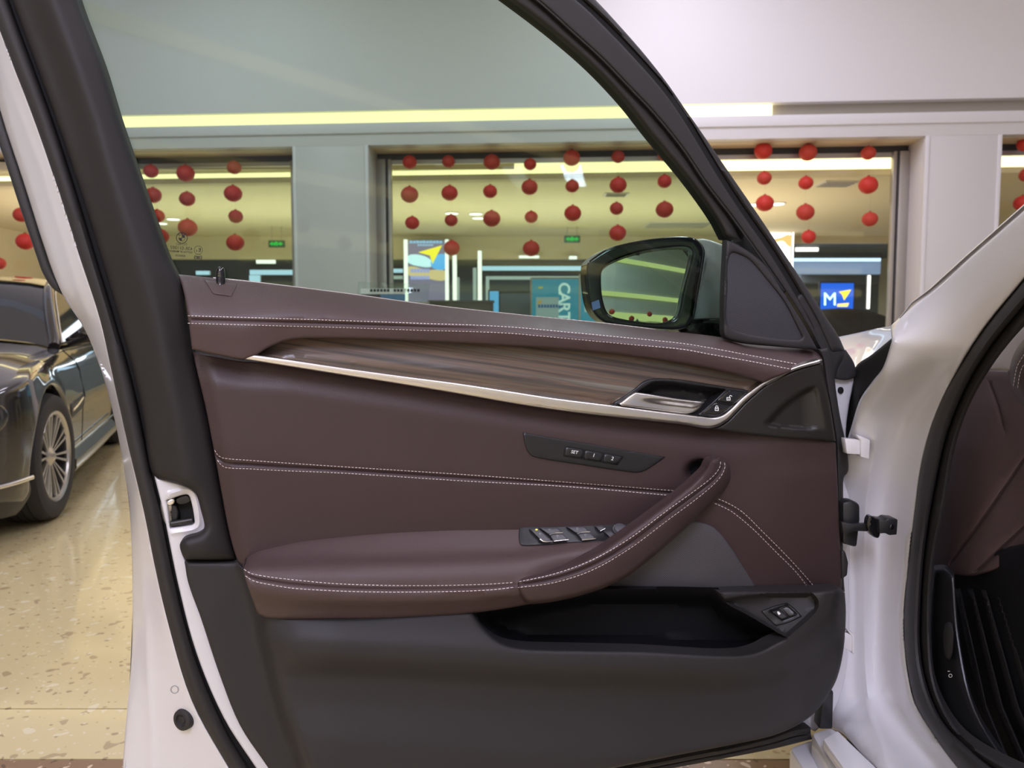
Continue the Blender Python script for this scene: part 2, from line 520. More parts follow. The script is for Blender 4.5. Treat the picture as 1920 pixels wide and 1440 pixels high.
def grille_mat(name, c0, c1, scale):
    m = mat(name, c0, 0.55)
    nt = m.node_tree; b = nt.nodes['Principled BSDF']; tc = nt.nodes['Texture Coordinate']
    v = nt.nodes.new('ShaderNodeTexVoronoi'); v.inputs['Scale'].default_value = scale; v.inputs['Randomness'].default_value = 0.0
    mpn = nt.nodes.new('ShaderNodeMapping'); mpn.inputs['Scale'].default_value = (1, 0.0, 1); mpn.inputs['Rotation'].default_value = (0, math.radians(40), 0)
    nt.links.new(tc.outputs['Object'], mpn.inputs['Vector']); nt.links.new(mpn.outputs['Vector'], v.inputs['Vector'])
    cr = nt.nodes.new('ShaderNodeValToRGB'); cr.color_ramp.elements[0].position = 0.30; cr.color_ramp.elements[0].color = (*c1, 1)
    cr.color_ramp.elements[1].position = 0.42; cr.color_ramp.elements[1].color = (*c0, 1)
    nt.links.new(v.outputs['Distance'], cr.inputs['Fac']); nt.links.new(cr.outputs['Color'], b.inputs['Base Color'])
    return m
def terrazzo_mat(name, base, chips, light):
    m = mat(name, base, 0.14, coat=0.2, spec=0.5)
    nt = m.node_tree; b = nt.nodes['Principled BSDF']; tc = nt.nodes['Texture Coordinate']
    geo = nt.nodes.new('ShaderNodeNewGeometry')
    def layer(scale, thr, soft, offs):
        mpn = nt.nodes.new('ShaderNodeMapping'); mpn.inputs['Location'].default_value = offs; mpn.inputs['Scale'].default_value = (1, 1, 0)
        nz = nt.nodes.new('ShaderNodeTexNoise'); nz.inputs['Scale'].default_value = scale; nz.inputs['Detail'].default_value = 1.0; nz.inputs['Roughness'].default_value = 0.6
        nt.links.new(geo.outputs['Position'], mpn.inputs['Vector']); nt.links.new(mpn.outputs['Vector'], nz.inputs['Vector'])
        mr = nt.nodes.new('ShaderNodeMapRange'); mr.inputs['From Min'].default_value = thr; mr.inputs['From Max'].default_value = thr + soft
        nt.links.new(nz.outputs['Fac'], mr.inputs['Value']); return mr
    prev = None
    for scale, thr, soft, offs, colr in ((17, 0.665, 0.015, (0, 0, 0), chips), (34, 0.68, 0.02, (5, 3, 0), (chips[0]*.85, chips[1]*.85, chips[2]*.85)), (15, 0.67, 0.015, (9, 1, 0), light), (40, 0.67, 0.02, (2, 8, 0), light)):
        mr = layer(scale, thr, soft, offs)
        mx = nt.nodes.new('ShaderNodeMixRGB'); mx.inputs['Color2'].default_value = (*colr, 1)
        if prev is None: mx.inputs['Color1'].default_value = (*base, 1)
        else: nt.links.new(prev.outputs[0], mx.inputs['Color1'])
        nt.links.new(mr.outputs[0], mx.inputs['Fac']); prev = mx
    nt.links.new(prev.outputs[0], b.inputs['Base Color'])
    return m

M = dict(
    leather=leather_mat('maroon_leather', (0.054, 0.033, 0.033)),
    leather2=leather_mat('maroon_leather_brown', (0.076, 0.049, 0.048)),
    thread=mat('pale_thread', (0.86, 0.76, 0.74), 0.8),
    plastic=mat('black_grained_plastic', (0.026, 0.024, 0.025), 0.58, spec=0.42, bump=(900, 0.15, 0.0004)),
    plastic_b=mat('black_pillar_plastic', (0.017, 0.015, 0.015), 0.55, spec=0.4),
    pocket=mat('black_pocket_lining', (0.006, 0.006, 0.008), 0.6, spec=0.3),
    gloss_black=mat('piano_black', (0.006, 0.006, 0.007), 0.08, coat=0.5),
    satin_black=mat('satin_black', (0.016, 0.016, 0.018), 0.38),
    trim_dark=mat('dark_graphite_trim', (0.019, 0.017, 0.015), 0.36),
    rubber=mat('black_rubber', (0.022, 0.020, 0.020), 0.62),
    gap=mat('deep_black', (0.004, 0.004, 0.004), 0.8),
    white=mat('white_car_paint', (0.73, 0.72, 0.74), 0.30, coat=0.7, coat_rough=0.04),
    chrome=mat('satin_chrome', (0.80, 0.77, 0.74), 0.30, metal=1.0),
    chrome_b=mat('bright_chrome', (0.82, 0.81, 0.80), 0.14, metal=1.0),
    steel=mat('bare_steel', (0.55, 0.52, 0.50), 0.35, metal=1.0),
    wood=wood_mat('striped_wood'),
    glass=glass_mat('green_tinted_glass', (0.43, 0.545, 0.46), 0.6),
    shopglass=glass_mat('clear_shop_glass', (0.97, 0.98, 0.97), 0.5),
    mirror=mat('mirror_glass', (0.62, 0.66, 0.60), 0.01, metal=1.0),
    grille=grille_mat('speaker_mesh', (0.115, 0.108, 0.115), (0.012, 0.012, 0.014), 420),
    grille_b=grille_mat('black_speaker_mesh', (0.060, 0.058, 0.070), (0.004, 0.004, 0.005), 400),
    ink=mat('black_print', (0.01, 0.01, 0.01), 0.7),
    white_ink=mat('white_print', (0.85, 0.85, 0.85), 0.6, emit=((1, 1, 1), 0.15)),
    grey_ink=mat('grey_print', (0.30, 0.30, 0.32), 0.6),
    switch=mat('switch_grey', (0.075, 0.073, 0.080), 0.42),
    fabric=mat('pale_woven_fabric', (0.50, 0.45, 0.42), 0.85, bump=(700, 0.5, 0.001)),
    floor=terrazzo_mat('cream_terrazzo', (0.56, 0.465, 0.25), (0.39, 0.30, 0.16), (0.63, 0.56, 0.37)),
    floor_b=terrazzo_mat('brown_terrazzo', (0.22, 0.13, 0.065), (0.12, 0.07, 0.035), (0.55, 0.42, 0.28)),
    joint=mat('dark_joint', (0.10, 0.085, 0.07), 0.8),
    wall=mat('white_cladding', (0.80, 0.78, 0.80), 0.55),
    wall2=mat('pale_cladding', (0.70, 0.67, 0.67), 0.45),
    soffit=mat('warm_soffit', (0.72, 0.58, 0.40), 0.6),
    metalgrey=mat('brushed_grey_metal', (0.42, 0.39, 0.36), 0.38, metal=0.6),
    frame_dark=mat('dark_frame', (0.03, 0.03, 0.033), 0.5),
    cream=mat('cream_ceiling', (0.76, 0.68, 0.50), 0.8),
    storewall=mat('dark_store_wall', (0.15, 0.17, 0.19), 0.7),
    dark_paint=mat('dull_black_paint', (0.010, 0.011, 0.014), 0.5, spec=0.06),
    led_dim=emis('dim_led', (0.85, 0.95, 0.9), 0.8),
    lantern=mat('red_paper', (0.62, 0.035, 0.022), 0.6),
    lantern2=mat('red_paper_worn', (0.55, 0.05, 0.03), 0.65),
    cord=mat('red_cord', (0.35, 0.03, 0.02), 0.8),
    cove=emis('cove_warm_led', (1.0, 0.86, 0.44), 2.7),
    cove_off=mat('unlit_cove', (0.40, 0.36, 0.30), 0.6),
    led_w=emis('white_led', (1.0, 0.97, 0.90), 2.4),
    led_b=emis('blue_white_led', (0.55, 0.78, 1.0), 1.7),
    led_spot=emis('downlight', (1.0, 0.96, 0.88), 5.0),
    hall_led=emis('hall_led', (0.95, 0.92, 1.0), 3.0),
    exit_g=emis('exit_green', (0.04, 0.75, 0.10), 1.3),
    exit_b=mat('exit_sign_case', (0.03, 0.10, 0.05), 0.5),
    car_black=mat('black_car_paint', (0.016, 0.014, 0.013), 0.12, coat=1.0, coat_rough=0.02),
    car_glass=mat('dark_car_glass', (0.02, 0.022, 0.024), 0.03, spec=0.9),
    tyre=mat('tyre_rubber', (0.022, 0.021, 0.021), 0.7),
    rim=mat('silver_alloy', (0.55, 0.53, 0.50), 0.28, metal=1.0),
    led_yellow=emis('yellow_indicator', (1.0, 0.85, 0.15), 1.4),
)

# ================================================================== the setting
def struct(o): o['kind'] = 'structure'; return o
# floor: joint bed with terrazzo slabs on it
FL = struct(box('floor', -9, 9, -10.8, 22, -0.10, -0.012, M['joint']))
YJ = float(on_ground(120, 1329)[1])
YB = float(on_ground(120, 1424)[1])
rowsY = [(-10.8, -8.4), (-8.4, -6.0), (-6.0, -3.6), (-3.6, -1.2), (-1.2, YB - 0.45)]
y = YJ
while y < 22: rowsY.append((y, min(y + 2.4, 22))); y += 2.4
GAPJ = 0.003
def slab(x0, x1, y0, y1, m):
    box('floor_slab', x0 + GAPJ, x1 - GAPJ, y0 + GAPJ, y1 - GAPJ, -0.012, 0.0, m, FL)
xs = [-9.0, -5.7, -3.3, -0.9, 1.5, 3.9, 6.3, 9.0]
for (y0, y1) in rowsY:
    for a, b in zip(xs[:-1], xs[1:]): slab(a, b, y0, y1, M['floor'])
for a, b in zip(xs[:-1], xs[1:]):
    slab(a, b, YB, YJ, M['floor'])
    slab(a, b, YB - 0.45, YB, M['floor_b'])

# hall ceiling with its lamps
CE = struct(box('ceiling', -9, 9, -10.8, 7.9, CEIL_Z, CEIL_Z + 0.1, M['wall']))
names = ['long ceiling lamp over the black car', 'long ceiling lamp over the open white car door', 'long ceiling lamp right of the white car',
         'short ceiling lamp near the shop front, left', 'short ceiling lamp near the shop front, right', 'short ceiling lamp behind the viewer, left', 'short ceiling lamp behind the viewer, right']
for i, (lx, ly, sx, sy) in enumerate(HALL_LAMPS):
    e = empty('ceiling_lamp', (lx, ly, CEIL_Z), names[i], 'lamp', 'hall ceiling lamps')
    box('housing', lx - sx / 2 - .04, lx + sx / 2 + .04, ly - sy / 2 - .04, ly + sy / 2 + .04, CEIL_Z - 0.06, CEIL_Z, M['wall2'], e)
    box('diffuser', lx - sx / 2, lx + sx / 2, ly - sy / 2, ly + sy / 2, CEIL_Z - 0.07, CEIL_Z - 0.06, M['hall_led'], e)

# shop front across the hall (wall_back), in its own slightly turned frame
WB = bpy.data.objects.new('wall_back', None); COL.objects.link(WB); WB.location = (0, WY, 0); struct(WB)
S0, S1 = -7.6, 8.6
zc1, zc0, zb1, zb2 = wz(201), wz(225), wz(245), wz(267)
wbox('upper_fascia', S0, S1, -0.45, 0.0, zc1, 5.3, M['wall'], WB)
wbox('cove_back', S0, S1, -0.45, -0.10, zc0, zc1, M['cove_off'], WB)
sLit = ws(1448)
wbox('cove_light', S0, sLit, -0.10, -0.05, zc0 + .004, zc1 - .004, M['cove'], WB)
wbox('lower_fascia', S0, S1, -0.10, 0.02, zb1, zc0, M['wall'], WB, r=0.006)
wbox('lower_fascia_return', S0, S1, -0.12, 0.0, zb2, zb1, M['wall2'], WB)
wbox('soffit', S0, S1, -0.48, -0.12, zb2 - 0.004, zb2 + 0.03, M['soffit'], WB)
wbox('fascia_core', S0, S1, -0.45, -0.12, zb2 + .03, zc0, M['wall2'], WB)
DG = -0.40                                         # the glass line
zg1, zg0 = wz(283, 1000, DG), wz(296, 1000, DG)
wbox('head_frame', S0, S1, DG - .05, DG + .01, zg0, zg1, M['frame_dark'], WB)
wbox('head_rail', S0, S1, DG - .05, DG - .0, wz(304, 1000, DG), zg0, M['metalgrey'], WB)
# piers
def pier(p0, p1, lab):
    s0, s1 = ws(p0), ws(p1)
    wbox('pier', s0, s1, -0.46, 0.0, 0, zb2, M['wall2'], WB, r=0.004, label=lab)
    for a, b in ((s0 - .004, s0 + .03), (s1 - .03, s1 + .004)):
        wbox('pier_edge', a, b, -0.03, 0.012, 0, zb2 - .002, M['wall'], WB, r=0.003)
    for s, sg in ((s0, -1), (s1, 1)):
        a, b = sorted((s, s + sg * 0.10))
        wbox('mullion', a, b, DG - .03, DG + .06, 0, zg0, M['metalgrey'], WB, r=0.004)
        a, b = sorted((s + sg * .10, s + sg * .125))
        wbox('mullion_gasket', a, b, DG - .02, DG + .03, 0, zg0, M['frame_dark'], WB)
        a, b = sorted((s + sg * .125, s + sg * .16))
        wbox('glazing_bar', a, b, DG - .02, DG + .05, 0, zg0, M['metalgrey'], WB, r=0.003)
pier(550, 690, 'pale clad pier left of the middle shop window')
pier(1735, 1876, 'pale clad pier right of the middle shop window')
pier(-320, -180, None)
# shop windows
WIN = [(ws(-180) + .16, ws(550) - .16), (ws(690) + .16, ws(1735) - .16), (ws(1876) + .16, S1)]
for i, (a, b) in enumerate(WIN):
    o = wbox('window_%d' % (i + 1), a, b, DG - 0.012, DG, 0.0, wz(304, 1000, DG), M['shopglass'])
    struct(o)

# the shop behind the glass
SH = bpy.data.objects.new('wall_shop', None); COL.objects.link(SH); SH.location = (0, 15, 0); struct(SH)
ZC = 2.83
wbox('shop_cove', S0, S1, -0.78, -0.70, 2.78, 3.06, M['cove'], SH)
wbox('shop_cove_lip', S0, S1, -0.86, -0.70, 2.72, 2.78, M['cream'], SH)
wbox('shop_cove_top', S0, S1, -0.90, -0.45, 3.06, 3.10, M['cream'], SH)
struct(box('ceiling_shop', -9, 9, 8.7, 15.1, ZC, ZC + .08, M['cream']))
ZBK = 1.07 + (615 - 487) / FPX * 15
XB = float(at(1330, 460, 15.0)[0])
box('bulkhead', -9, XB, 15.0, 15.2, ZBK, ZC + .02, M['cream'], SH)
box('bulkhead', XB, 9, 15.0, 15.2, 1.07 + (615 - 457) / FPX * 15, ZC + .02, M['cream'], SH)
box('store_back', -9, 9, 19.0, 19.2, 0, 3.2, M['storewall'], SH)
box('store_ceiling', -9, 9, 15.2, 19.0, 2.75, 2.85, M['storewall'], SH)
struct(box('wall_left', -9.1, -9, 8.2, 19, 0, 3.2, M['cream']))
struct(box('wall_right', 9, 9.1, 7.4, 19, 0, 3.2, M['cream']))
# ceiling fittings in the shop
def ceil_pt(px, py, z=ZC): return on_ground(px, py, z)
dl = [(302, 418), (325, 410), (847, 399), (892, 400), (897, 408), (1412, 383), (1457, 381)]
dln = ['round downlight in the shop ceiling just right of the dark door pillar, lower of two', 'round downlight in the shop ceiling just right of the dark door pillar, upper of two',
       'round downlight beside the second lantern string of the middle window', 'upper of two round downlights left of the third lantern string', 'lower of two round downlights left of the third lantern string',
       'round downlight left of the lantern seen beside the door frame', 'round downlight right of the lantern seen beside the door frame']
for (x, y), lab in zip(dl, dln):
    p = ceil_pt(x, y)
    e = empty('downlight', (p[0], p[1], ZC), lab, 'light', 'shop ceiling downlights')
    lathe('lens', [(0.0, 0.0), (0.095, 0.0), (0.10, 0.01)], (p[0], p[1], ZC - 0.016), (0, 0, 1), M['led_spot'], e, 20)
    lathe('trim_ring', [(0.10, 0.0), (0.118, 0.0), (0.118, 0.014), (0.10, 0.014)], (p[0], p[1], ZC - 0.015), (0, 0, 1), M['wall'], e, 20, closed=True)
for (x0, x1, y0, y1), lab in (((1525, 1590, 338, 349), 'slim grey air vent in the shop ceiling right of the white door frame'), ((1205, 1320, 416, 426), 'long grey air vent in the shop ceiling above the side mirror'), ((1130, 1175, 361, 367), 'short grey air vent in the shop ceiling behind the sixth lantern string')):
    q = [ceil_pt(x0, y1), ceil_pt(x1, y1), ceil_pt(x1, y0), ceil_pt(x0, y0)]
    xm0, xm1 = q[0][0], q[1][0]; ya, yb = q[0][1], q[2][1]
    e = empty('air_vent', ((xm0 + xm1) / 2, (ya + yb) / 2, ZC), lab, 'vent', 'shop ceiling vents')
    box('vent_frame', xm0, xm1, ya, yb, ZC - .012, ZC, M['wall2'], e)
    for k in range(4):
        t = (k + .5) / 4; yy = ya + (yb - ya) * t
        box('vent_slat', xm0 + .03, xm1 - .03, yy - .25 * (yb - ya) / 8, yy + .25 * (yb - ya) / 8, ZC - .02, ZC - .012, M['metalgrey'], e)
def sign(cx, cy, wdt, hgt, Y, lab):
    p = at(cx, cy, Y); k = Y / FPX
    e = empty('exit_sign', (p[0], Y, p[2] - hgt * k / 2), lab, 'sign', 'green exit signs')
    box('case', p[0] - wdt * k / 2, p[0] + wdt * k / 2, Y, Y + .06, p[2] - hgt * k / 2, p[2] + hgt * k / 2, M['exit_b'], e, r=0.01)
    m_ = lambda x, y, o=0: at(x, y, Y - .004)
    h = hgt * .32
    flat('running_figure', [[(cx - 2, cy - h), (cx + 2, cy - h), (cx + 3, cy + h), (cx + 1, cy + h), (cx, cy + 1), (cx - 2, cy + h), (cx - 4, cy + h)]], M['exit_g'], e, m_, 0, .002)
    a = wdt * .42
    flat('arrow', [[(cx - a, cy), (cx - a * .55, cy - h), (cx - a * .55, cy - h * .4), (cx - a * .2, cy - h * .4), (cx - a * .2, cy + h * .4), (cx - a * .55, cy + h * .4), (cx - a * .55, cy + h)]], M['exit_g'], e, m_, 0, .002)
    flat('arrow', [[(cx + a, cy), (cx + a * .55, cy - h), (cx + a * .55, cy - h * .4), (cx + a * .25, cy - h * .4), (cx + a * .25, cy + h * .4), (cx + a * .55, cy + h * .4), (cx + a * .55, cy + h)]], M['exit_g'], e, m_, 0, .002)
    zt = p[2] + hgt * k / 2
    for s in (-.3, .3):
        tube('hanger', [(p[0] + s * wdt * k, Y + .03, zt - .005), (p[0] + s * wdt * k, Y + .03, ZC)], 0.006, M['metalgrey'], e, 6)
sign(518, 457, 30, 13, 13.5, 'small green exit sign seen between the pier and the left lantern strings')
sign(1073, 448, 30, 13, 13.5, 'small green exit sign hanging above the side mirror')

# glowing bars and fittings at the back of the shop: (x0, y0, x1, y1, depth, material, label)
BARS = [
    (900, 499, 1120, 507, 16.4, 'led_b', 'long blue white light bar left of the side mirror'),
    (915, 518, 1120, 524, 16.8, 'led_dim', 'dim white track light just below the long blue white bar'),
    (896, 470, 903, 565, 14.7, 'led_w', 'tall white light tube where the long blue bar starts'),
    (887, 502, 893, 565, 16.7, 'led_dim', 'thin white light tube left of the tall tube at the blue bar'),
    (911, 518, 917, 565, 16.7, 'led_dim', 'short white light tube right of the tall tube at the blue bar'),
    (849, 478, 856, 566, 14.6, 'led_w', 'white light tube just right of the lit arrow poster'),
    (857, 520, 861, 566, 16.6, 'led_dim', 'thin short light tube beside the tube right of the arrow poster'),
    (730, 504, 755, 511, 16.0, 'led_b', 'short blue white bar left of the arrow poster'),
    (730, 517, 755, 523, 16.0, 'led_dim', 'short white bar left of the arrow poster'),
    (973, 479, 1011, 484, 14.8, 'led_w', 'short white ceiling bar under a red lantern'),
    (1067, 480, 1082, 486, 14.8, 'led_w', 'tiny white ceiling bar right of the green exit sign'),
    (480, 487, 516, 494, 16.2, 'led_w', 'short white bar near the lock pin, upper'),
    (468, 506, 557, 515, 16.0, 'led_b', 'blue white bar right of the lock pin'),
    (468, 516, 487, 560, 16.0, 'led_b', 'blue lit post under the bar right of the lock pin'),
    (367, 508, 392, 515, 16.0, 'led_b', 'small blue bar left of the lock pin'),
    (1492, 464, 1535, 471, 16.0, 'led_w', 'white ceiling bar right of the door frame'),
    (1489, 484, 1652, 490, 15.8, 'led_b', 'blue white bar across the shop right of the door frame'),
    (1626, 516, 1633, 579, 15.7, 'led_w', 'white light tube right of the blue screen'),
]
for x0, y0, x1, y1, Y, m_, lab in BARS:
    a = at(x0, y1, Y); b = at(x1, y0, Y)
    e = empty('light_bar', ((a[0] + b[0]) / 2, Y, a[2]), lab, 'light', 'light bars in the shop')
    box('diffuser', a[0], b[0], Y, Y + .03, a[2], b[2], M[m_], e, r=0.008)
    box('housing', a[0] - .005, b[0] + .005, Y + .03, Y + .07, a[2] - .005, b[2] + .005, M['metalgrey'], e)
blue_panel = mat('pale_blue_panel', (0.36, 0.52, 0.80), 0.5, emit=((0.36, 0.55, 0.9), 0.35))
a = at(1489, 514, 15.9); b = at(1652, 491, 15.9)
o = box('blue_fascia_panel', a[0], b[0], 15.9, 16.0, a[2], b[2], blue_panel, None, r=0.01)
tag(o, 'pale blue fascia panel below the blue white bar right of the door frame', 'panel')
# dark duct bulk and beams in the store ceiling
for x0, y0, x1, y1, Y, lab in ((905, 486, 1110, 498, 17.4, 'dark duct behind the long blue white bar'), (1490, 466, 1655, 484, 17.4, 'dark duct above the blue fascia panel'), (1500, 514, 1650, 531, 17.6, 'grey beam between the blue panel and the blue screen')):
    a = at(x0, y1, Y); b = at(x1, y0, Y)
    o = box('ceiling_duct', a[0], b[0], Y, Y + .4, a[2], b[2], M['storewall'], None, r=0.02); tag(o, lab, 'duct')

# lit posters and screens
def board(name, x0, y0, x1, y1, Y, face, lab, cat, frame='metalgrey', th=.06):
    a = at(x0, y1, Y); b = at(x1, y0, Y)
    e = empty(name, ((a[0] + b[0]) / 2, Y, a[2]), lab, cat)
    box('case', a[0] - .03, b[0] + .03, Y + .012, Y + th, a[2] - .03, b[2] + .03, M[frame], e, r=0.008)
    box('face', a[0], b[0], Y, Y + .02, a[2], b[2], face, e)
    return e
e1 = board('lit_poster', 764, 452, 836, 566, 14.4, emis('poster_sky', (0.34, 0.28, 0.42), 1.3), 'lit poster with a yellow arrow in the middle shop window', 'poster')
mA = lambda Y: (lambda x, y, o=0: at(x, y, Y - .005 - o))
flat('yellow_arrow', [[(784, 473), (829, 460), (811, 495), (806, 479)]], emis('arrow_yellow', (1.0, 0.80, 0.04), 2.2), e1, mA(14.4), .006, .004)
flat('cloud', [sm([(765, 480), (780, 477), (800, 482), (812, 493), (808, 500), (790, 500), (765, 492)], 5, True)], emis('cloud_white', (0.62, 0.85, 0.95), 2.2), e1, mA(14.4), .002, .002)
flat('sea', [sm([(813, 482), (835, 478), (835, 503), (818, 505), (808, 497)], 5, True)], emis('poster_blue', (0.12, 0.42, 0.85), 2.2), e1, mA(14.4), .0025, .002)
flat('sand', [sm([(766, 500), (800, 506), (835, 508), (835, 525), (800, 522), (766, 516)], 5, True)], emis('poster_sand', (0.85, 0.62, 0.32), 1.7), e1, mA(14.4), .001, .002)
flat('headline', [[(768 + i * 6.2, 451 + (i % 2)), (773 + i * 6.2, 451), (773 + i * 6.2, 456), (768 + i * 6.2, 456)] for i in range(10)] + [[(783 + i * 5, 458), (787 + i * 5, 458), (787 + i * 5, 461), (783 + i * 5, 461)] for i in range(6)], emis('headline_blue', (0.40, 0.66, 1.0), 1.6), e1, mA(14.4), .006, .003)
flat('caption', [[(770 + i * 6, 504 + r * 13), (775 + i * 6, 504 + r * 13), (775 + i * 6, 511 + r * 13), (770 + i * 6, 511 + r * 13)] for i in range(6) for r in range(2)], emis('caption_lilac', (0.50, 0.52, 1.0), 1.5), e1, mA(14.4), .006, .003)
for x in (761, 838):
    a = at(x - 3, 566, 14.36); b = at(x + 3, 449, 14.36)
    box('edge_tube', a[0], b[0], 14.35, 14.38, a[2], b[2], M['led_w'], e1, r=.005)
e2 = board('lit_poster', 1400, 431, 1483, 520, 14.4, emis('bright_white', (1.0, 0.98, 0.92), 2.2), 'overexposed white lit poster with an orange shape beside the door frame', 'poster')
flat('orange_shape', [sm([(1450, 452), (1465, 445), (1482, 441), (1482, 462), (1468, 452)], 5, True)], emis('pale_orange', (1.0, 0.62, 0.22), 1.2), e2, mA(14.4), .004, .003)
flat('red_band', [[(1440, 430), (1483, 430), (1483, 433), (1440, 433)]], emis('dull_red', (0.6, 0.2, 0.2), 0.7), e2, mA(14.4), .004, .003)
a = at(1484, 506, 14.36); b = at(1489, 428, 14.36); box('edge_tube', a[0], b[0], 14.35, 14.38, a[2], b[2], M['led_w'], e2, r=.005)
e3 = board('blue_screen', 1538, 531, 1601, 590, 15.8, emis('screen_blue', (0.02, 0.13, 0.72), 1.2), 'bright blue screen with white letters and a yellow triangle', 'screen', 'frame_dark')
flat('yellow_triangle', [[(1573, 547), (1596, 543), (1583, 563), (1579, 552)]], emis('tri_yellow', (1.0, 0.72, 0.05), 1.8), e3, mA(15.8), .006, .004)
flat('yellow_bar', [[(1570, 570), (1592, 568), (1589, 575), (1570, 575)]], emis('tri_yellow2', (1.0, 0.75, 0.2), 1.8), e3, mA(15.8), .006, .004)
text('white_letters', 'M', 1556, 562, 34, emis('letter_cyan', (0.55, 1.0, 1.0), 2.4), e3, mA(15.8), .006)
# sky blue banners
ban = emis('banner_blue', (0.09, 0.36, 0.50), 1.0)
e4 = board('blue_banner', 997, 523, 1085, 640, 15.4, ban, 'sky blue banner with big vertical white letters left of the side mirror', 'banner')
for ch, yy in (('C', 540), ('A', 558), ('R', 576), ('T', 594)):
    text('banner_letter', ch, 1057, yy, 30, emis('banner_cream', (0.7, 0.9, 0.85), 1.3), e4, mA(15.4), .006, rot=math.pi / 2, bold=0.02)
flat('white_card', [[(1005, 557), (1048, 557), (1048, 600), (1005, 600)]], emis('banner_card', (0.50, 0.62, 0.62), 0.8), e4, mA(15.4), .003, .002)
flat('card_mark', [[(1009, 565), (1016, 562), (1014, 568), (1009, 571)]], emis('mark_orange', (0.9, 0.5, 0.05), 0.8), e4, mA(15.4), .006, .002)
flat('card_lettering', [[(1009 + i * 5.5, 571), (1013 + i * 5.5, 571), (1013 + i * 5.5, 577), (1009 + i * 5.5, 577)] for i in range(9)], emis('mark_navy', (0.06, 0.16, 0.40), 0.8), e4, mA(15.4), .006, .002)
flat('yellow_note', [[(1009, 538), (1018, 537), (1018, 541), (1009, 541)]], emis('mark_yellow', (0.8, 0.7, 0.1), 0.8), e4, mA(15.4), .006, .002)
e5 = board('blue_banner', 1088, 517, 1140, 640, 14.4, emis('banner_blue_b', (0.10, 0.42, 0.60), 0.9), 'narrow bright blue banner partly behind the side mirror', 'banner')
flat('pale_glow_letter', [[(1096, 545), (1104, 545), (1104, 585), (1096, 585)]], emis('banner_cream2', (0.62, 0.80, 0.78), 0.9), e5, mA(14.4), .006, .002)
e6 = board('blue_lightbox', 918, 546, 935, 600, 15.5, emis('lightbox_blue', (0.18, 0.55, 1.0), 1.3), 'small upright blue light box left of the blue banner', 'light box', 'frame_dark')
# counters and the sign holder
def counter(x0, x1, ytop, Y, m_, lab, name='counter'):
    a = at(x0, ytop, Y); b = at(x1, ytop, Y)
    e = empty(name, ((a[0] + b[0]) / 2, Y, 0), lab, 'counter')
    box('body', a[0], b[0], Y, Y + .5, 0, a[2] - .03, m_, e, r=.01)
    box('top', a[0] - .02, b[0] + .02, Y - .02, Y + .52, a[2] - .03, a[2], M['frame_dark'], e, r=.006)
counter(805, 924, 563, 13.0, M['frame_dark'], 'dark counter behind the sill of the car door window')
counter(930, 1000, 545, 16.9, M['storewall'], 'grey display block left of the sky blue banner')
YS = 7.2
a = at(664, 600, YS); b = at(805, 533, YS)
e = empty('sign_holder', ((a[0] + b[0]) / 2, YS, 0), 'clear acrylic sign holder with a white card standing before the shop', 'sign')
acr = glass_mat('acrylic', (0.93, 0.97, 0.95), 1.0)
bevelled('acrylic_panel', *hexa([at(664, 640, YS), at(796, 640, YS), at(805, 533, YS), at(672, 529, YS), at(664, 640, YS + .02), at(796, 640, YS + .02), at(805, 533, YS + .02), at(672, 529, YS + .02)]), acr, e, .004)
mS = lambda x, y, o=0: at(x, y, YS - .004 - o)
flat('white_card', [[(676, 541), (762, 541), (760, 551), (676, 551)]], mat('card_white', (0.85, 0.86, 0.86), 0.6), e, mS, .0, .003)
flat('blue_card', [[(676, 552), (760, 552), (758, 640), (672, 640)]], mat('card_blue', (0.10, 0.22, 0.38), 0.5), e, mS, .0, .003)
flat('dark_corner', [[(676, 552), (712, 552), (722, 575), (676, 575)]], mat('card_dark', (0.05, 0.05, 0.06), 0.5), e, mS, .004, .003)
flat('card_lettering', [[(694 + i * 6.3, 542), (698.5 + i * 6.3, 542), (698.5 + i * 6.3, 547), (694 + i * 6.3, 547)] for i in range(15) if i not in (6, 10)], M['ink'], e, mS, .004, .001)
lathe('stand_foot', [(0, 0), (.16, 0), (.16, .02), (.02, .03), (.02, float(at(730, 640, YS)[2]) + .02), (0, float(at(730, 640, YS)[2]) + .02)], (float(at(730, 600, YS)[0]), YS + .06, 0), (0, 0, 1), M['steel'], e, 20)

# dark parked car deep in the shop, seen past the white bonnet
Yc = 11.0
ys = [(1500, 640), (1545, 600), (1560, 583), (1590, 577), (1625, 577), (1650, 583), (1690, 600), (1720, 640)]
prof = sm(ys, 6)
top = np.array([at(x, y, Yc) for x, y in prof])
rows = []
for dz, dy in ((-0.0, 1.2), (0.0, 0.5), (-.03, 0.1), (-.12, -.25), (-.30, -.7), (-.38, -1.3), (-.55, -1.5), (-1.0 + .2, -1.5)):
    r = top.copy(); r[:, 1] += dy; r[:, 2] = np.maximum(r[:, 2] + dz, 0.12); rows.append(r)
tc_ = empty('parked_car', (top[:, 0].mean(), Yc, 0), 'black parked car behind the white bonnet, only roof and screen showing', 'car')
loft('body', rows, M['dark_paint'], tc_)
x0c, x1c = top[2, 0], top[-3, 0]
for sx_ in (x0c + .1, x1c - .1):
    for dy in (-.9, .6):
        lathe('wheel', [(0, -.1), (.3, -.1), (.33, -.06), (.33, .06), (.3, .1), (0, .1)], (sx_, Yc + dy, .33), (1, 0, 0), M['tyre'], tc_, 20)

